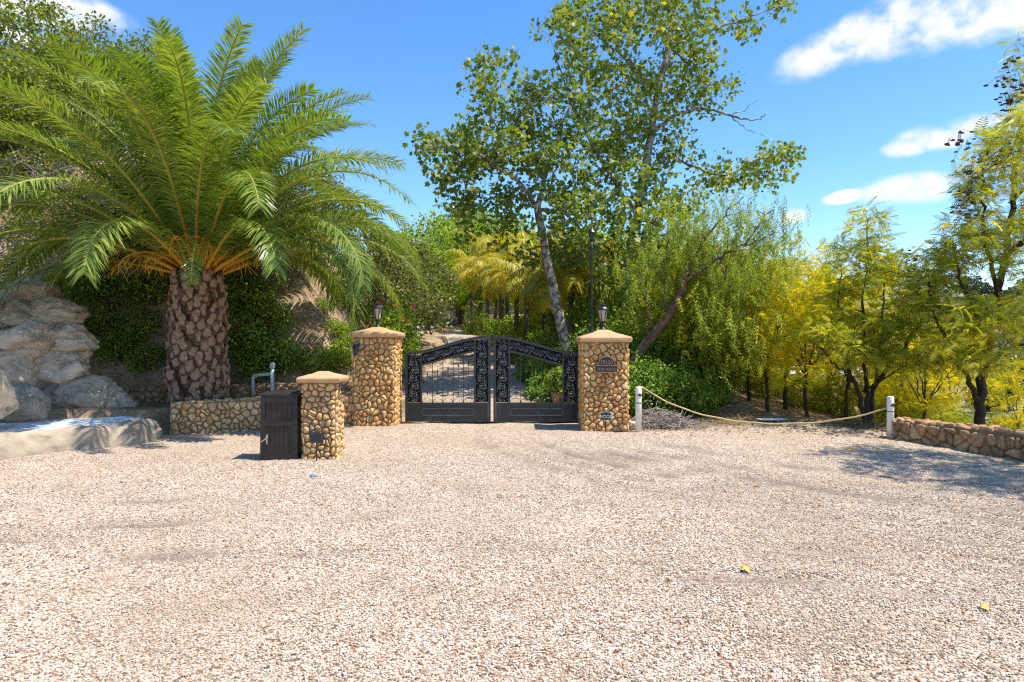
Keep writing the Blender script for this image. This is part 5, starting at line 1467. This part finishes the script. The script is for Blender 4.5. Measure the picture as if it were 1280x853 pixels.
# small tree trunks and a distant tall palm at the bend
t = thing('distant_palm', 'tall thin feather palm standing far up the drive', 'palm tree', (0, 0, 0))
MB().tube([(0, 0, -.3), (.1, 0, 5), (0, 0, 9.0)], [.22, .18, .16], 9).build('trunk', M['palm_trunk'], t, True); rng = rs(95)
for i in range(18):
    r_, b_ = MB(), MB(); frond(r_, b_, np.array([0, 0, 9.0]), i * 2.4, R(75 - 85 * i / 17), 2.6, 1.2, rng, 40, .6, .07, .1, .35, .04, .1)
    fo = b_.build('frond', M['l_palm'], t); r_.build('midrib', M['rachis'], fo, True)
put(t, (572 - 640) / FPX * 62, 62)
t = thing('small_date_palm', 'squat young palm at the far bend of the drive', 'palm tree', (0, 0, 0))
MB().tube([(0, 0, -.3), (0, 0, 1.0)], [.28, .24], 9).build('trunk', M['palm_trunk'], t, True)
for i in range(26):
    r_, b_ = MB(), MB(); frond(r_, b_, np.array([0, 0, 1.0]), i * 2.4, R(85 - 75 * i / 25), 2.6, .9, rng, 40, .5, .06, .35, .1, .03, .1)
    fo = b_.build('frond', M['l_green'], t); r_.build('midrib', M['rachis'], fo, True)
put(t, (577 - 640) / FPX * 50, 50)

# lamp pole behind the gate
x, d = (739.5 - 640) / FPX * 17.6, 17.6; z0 = float(H(x, d)); top = P(0, 300, d)[2] - z0
t = thing('lamp_pole', 'thin black lamp pole rising among the leaves behind the gate', 'lamp post', (x, d, z0))
MB().lathe([(.07, -.1), (.07, .12), (.035, .16), (.03, top - .3), (.026, top)], sides=10).build('pole', M['iron'], t, True)
MB().tube([(-.19, 0, top - .3), (.19, 0, top - .3)], .016, 6).build('cross_arm', M['iron'], t)
for s in (-1, 1): MB().lathe([(.012, -.05), (.022, -.02), (.022, .02), (.008, .06)], (s * .19, 0, top - .3), 8).build('arm_finial', M['iron'], t)
MB().lathe([(.05, top), (.09, top + .18), (.1, top + .19), (.03, top + .28), (.01, top + .34)], sides=8).build('lamp_head', M['iron'], t)

# ------------------------------------------------------------------ far side of the valley
def house(label, x, y, w, dp, h, rz):
    t = thing('house', label, 'house', (x, y, float(H(x, y)) - .5), rz)
    MB().box((0, 0, h / 2), (w, dp, h)).build('wall', M['housewall'], t)
    m = MB(); e = .6; z = h + .02; v = [(-w / 2 - e, -dp / 2 - e, z), (w / 2 + e, -dp / 2 - e, z), (w / 2 + e, dp / 2 + e, z), (-w / 2 - e, dp / 2 + e, z), (-w / 2 + dp * .4, 0, z + dp * .25), (w / 2 - dp * .4, 0, z + dp * .25)]
    m.add(v, [[0, 1, 5, 4], [2, 3, 4, 5]], [[1, 2, 5], [3, 0, 4]]); m.add([v[3], v[2], v[1], v[0]], [[0, 1, 2, 3]]); m.build('roof', M['houseroof'], t)
    for k in range(int(w / 3)):
        MB().box((-w / 2 + 1.6 + k * 3, -dp / 2 - .04, h * .55), (1.5, .1, 1.3)).build('window', M['window'], t)
    return t


for lab, px, d, w, dp, h, rz in (('pale house with a tan hipped roof on the far hillside', 1172, 300, 22, 11, 5, .2), ('long low pale building across the valley road', 1245, 255, 34, 12, 4.5, -.1), ('pale two-winged house higher on the far slope', 1058, 330, 20, 10, 5, .1), ('small pale outbuilding behind the golden grove', 1000, 290, 16, 9, 4.5, 0)):
    house(lab, (px - 640) / FPX * d, d, w, dp, h, rz)
FT = hill_tree('far_tree', 'dark rounded tree on the far hillside', rs(97), 9, 4.6, 2, 150, 'broad', .95, M['l_far'], 10, 1.2, 'far hillside trees')
rr_ = random.Random(9)
spots = [(1215, 270, 1.5), (1195, 285, 1.2), (1228, 262, 1.25), (1243, 150, .9), (1256, 145, .8), (1232, 140, .7), (1140, 310, 1.2), (1100, 280, 1.2), (1030, 300, 1.4), (1275, 320, 1.3), (1175, 250, .8)] + [(rr_.uniform(820, 1400), rr_.uniform(180, 520), rr_.uniform(.7, 1.5)) for _ in range(46)]
for i, (x, d, s) in enumerate(spots):
    o = FT if i == 0 else copy_tree(FT); put(o, (x - 640) / FPX * d, d, rr_.uniform(0, 6.28), s)
bpy.context.view_layer.update()
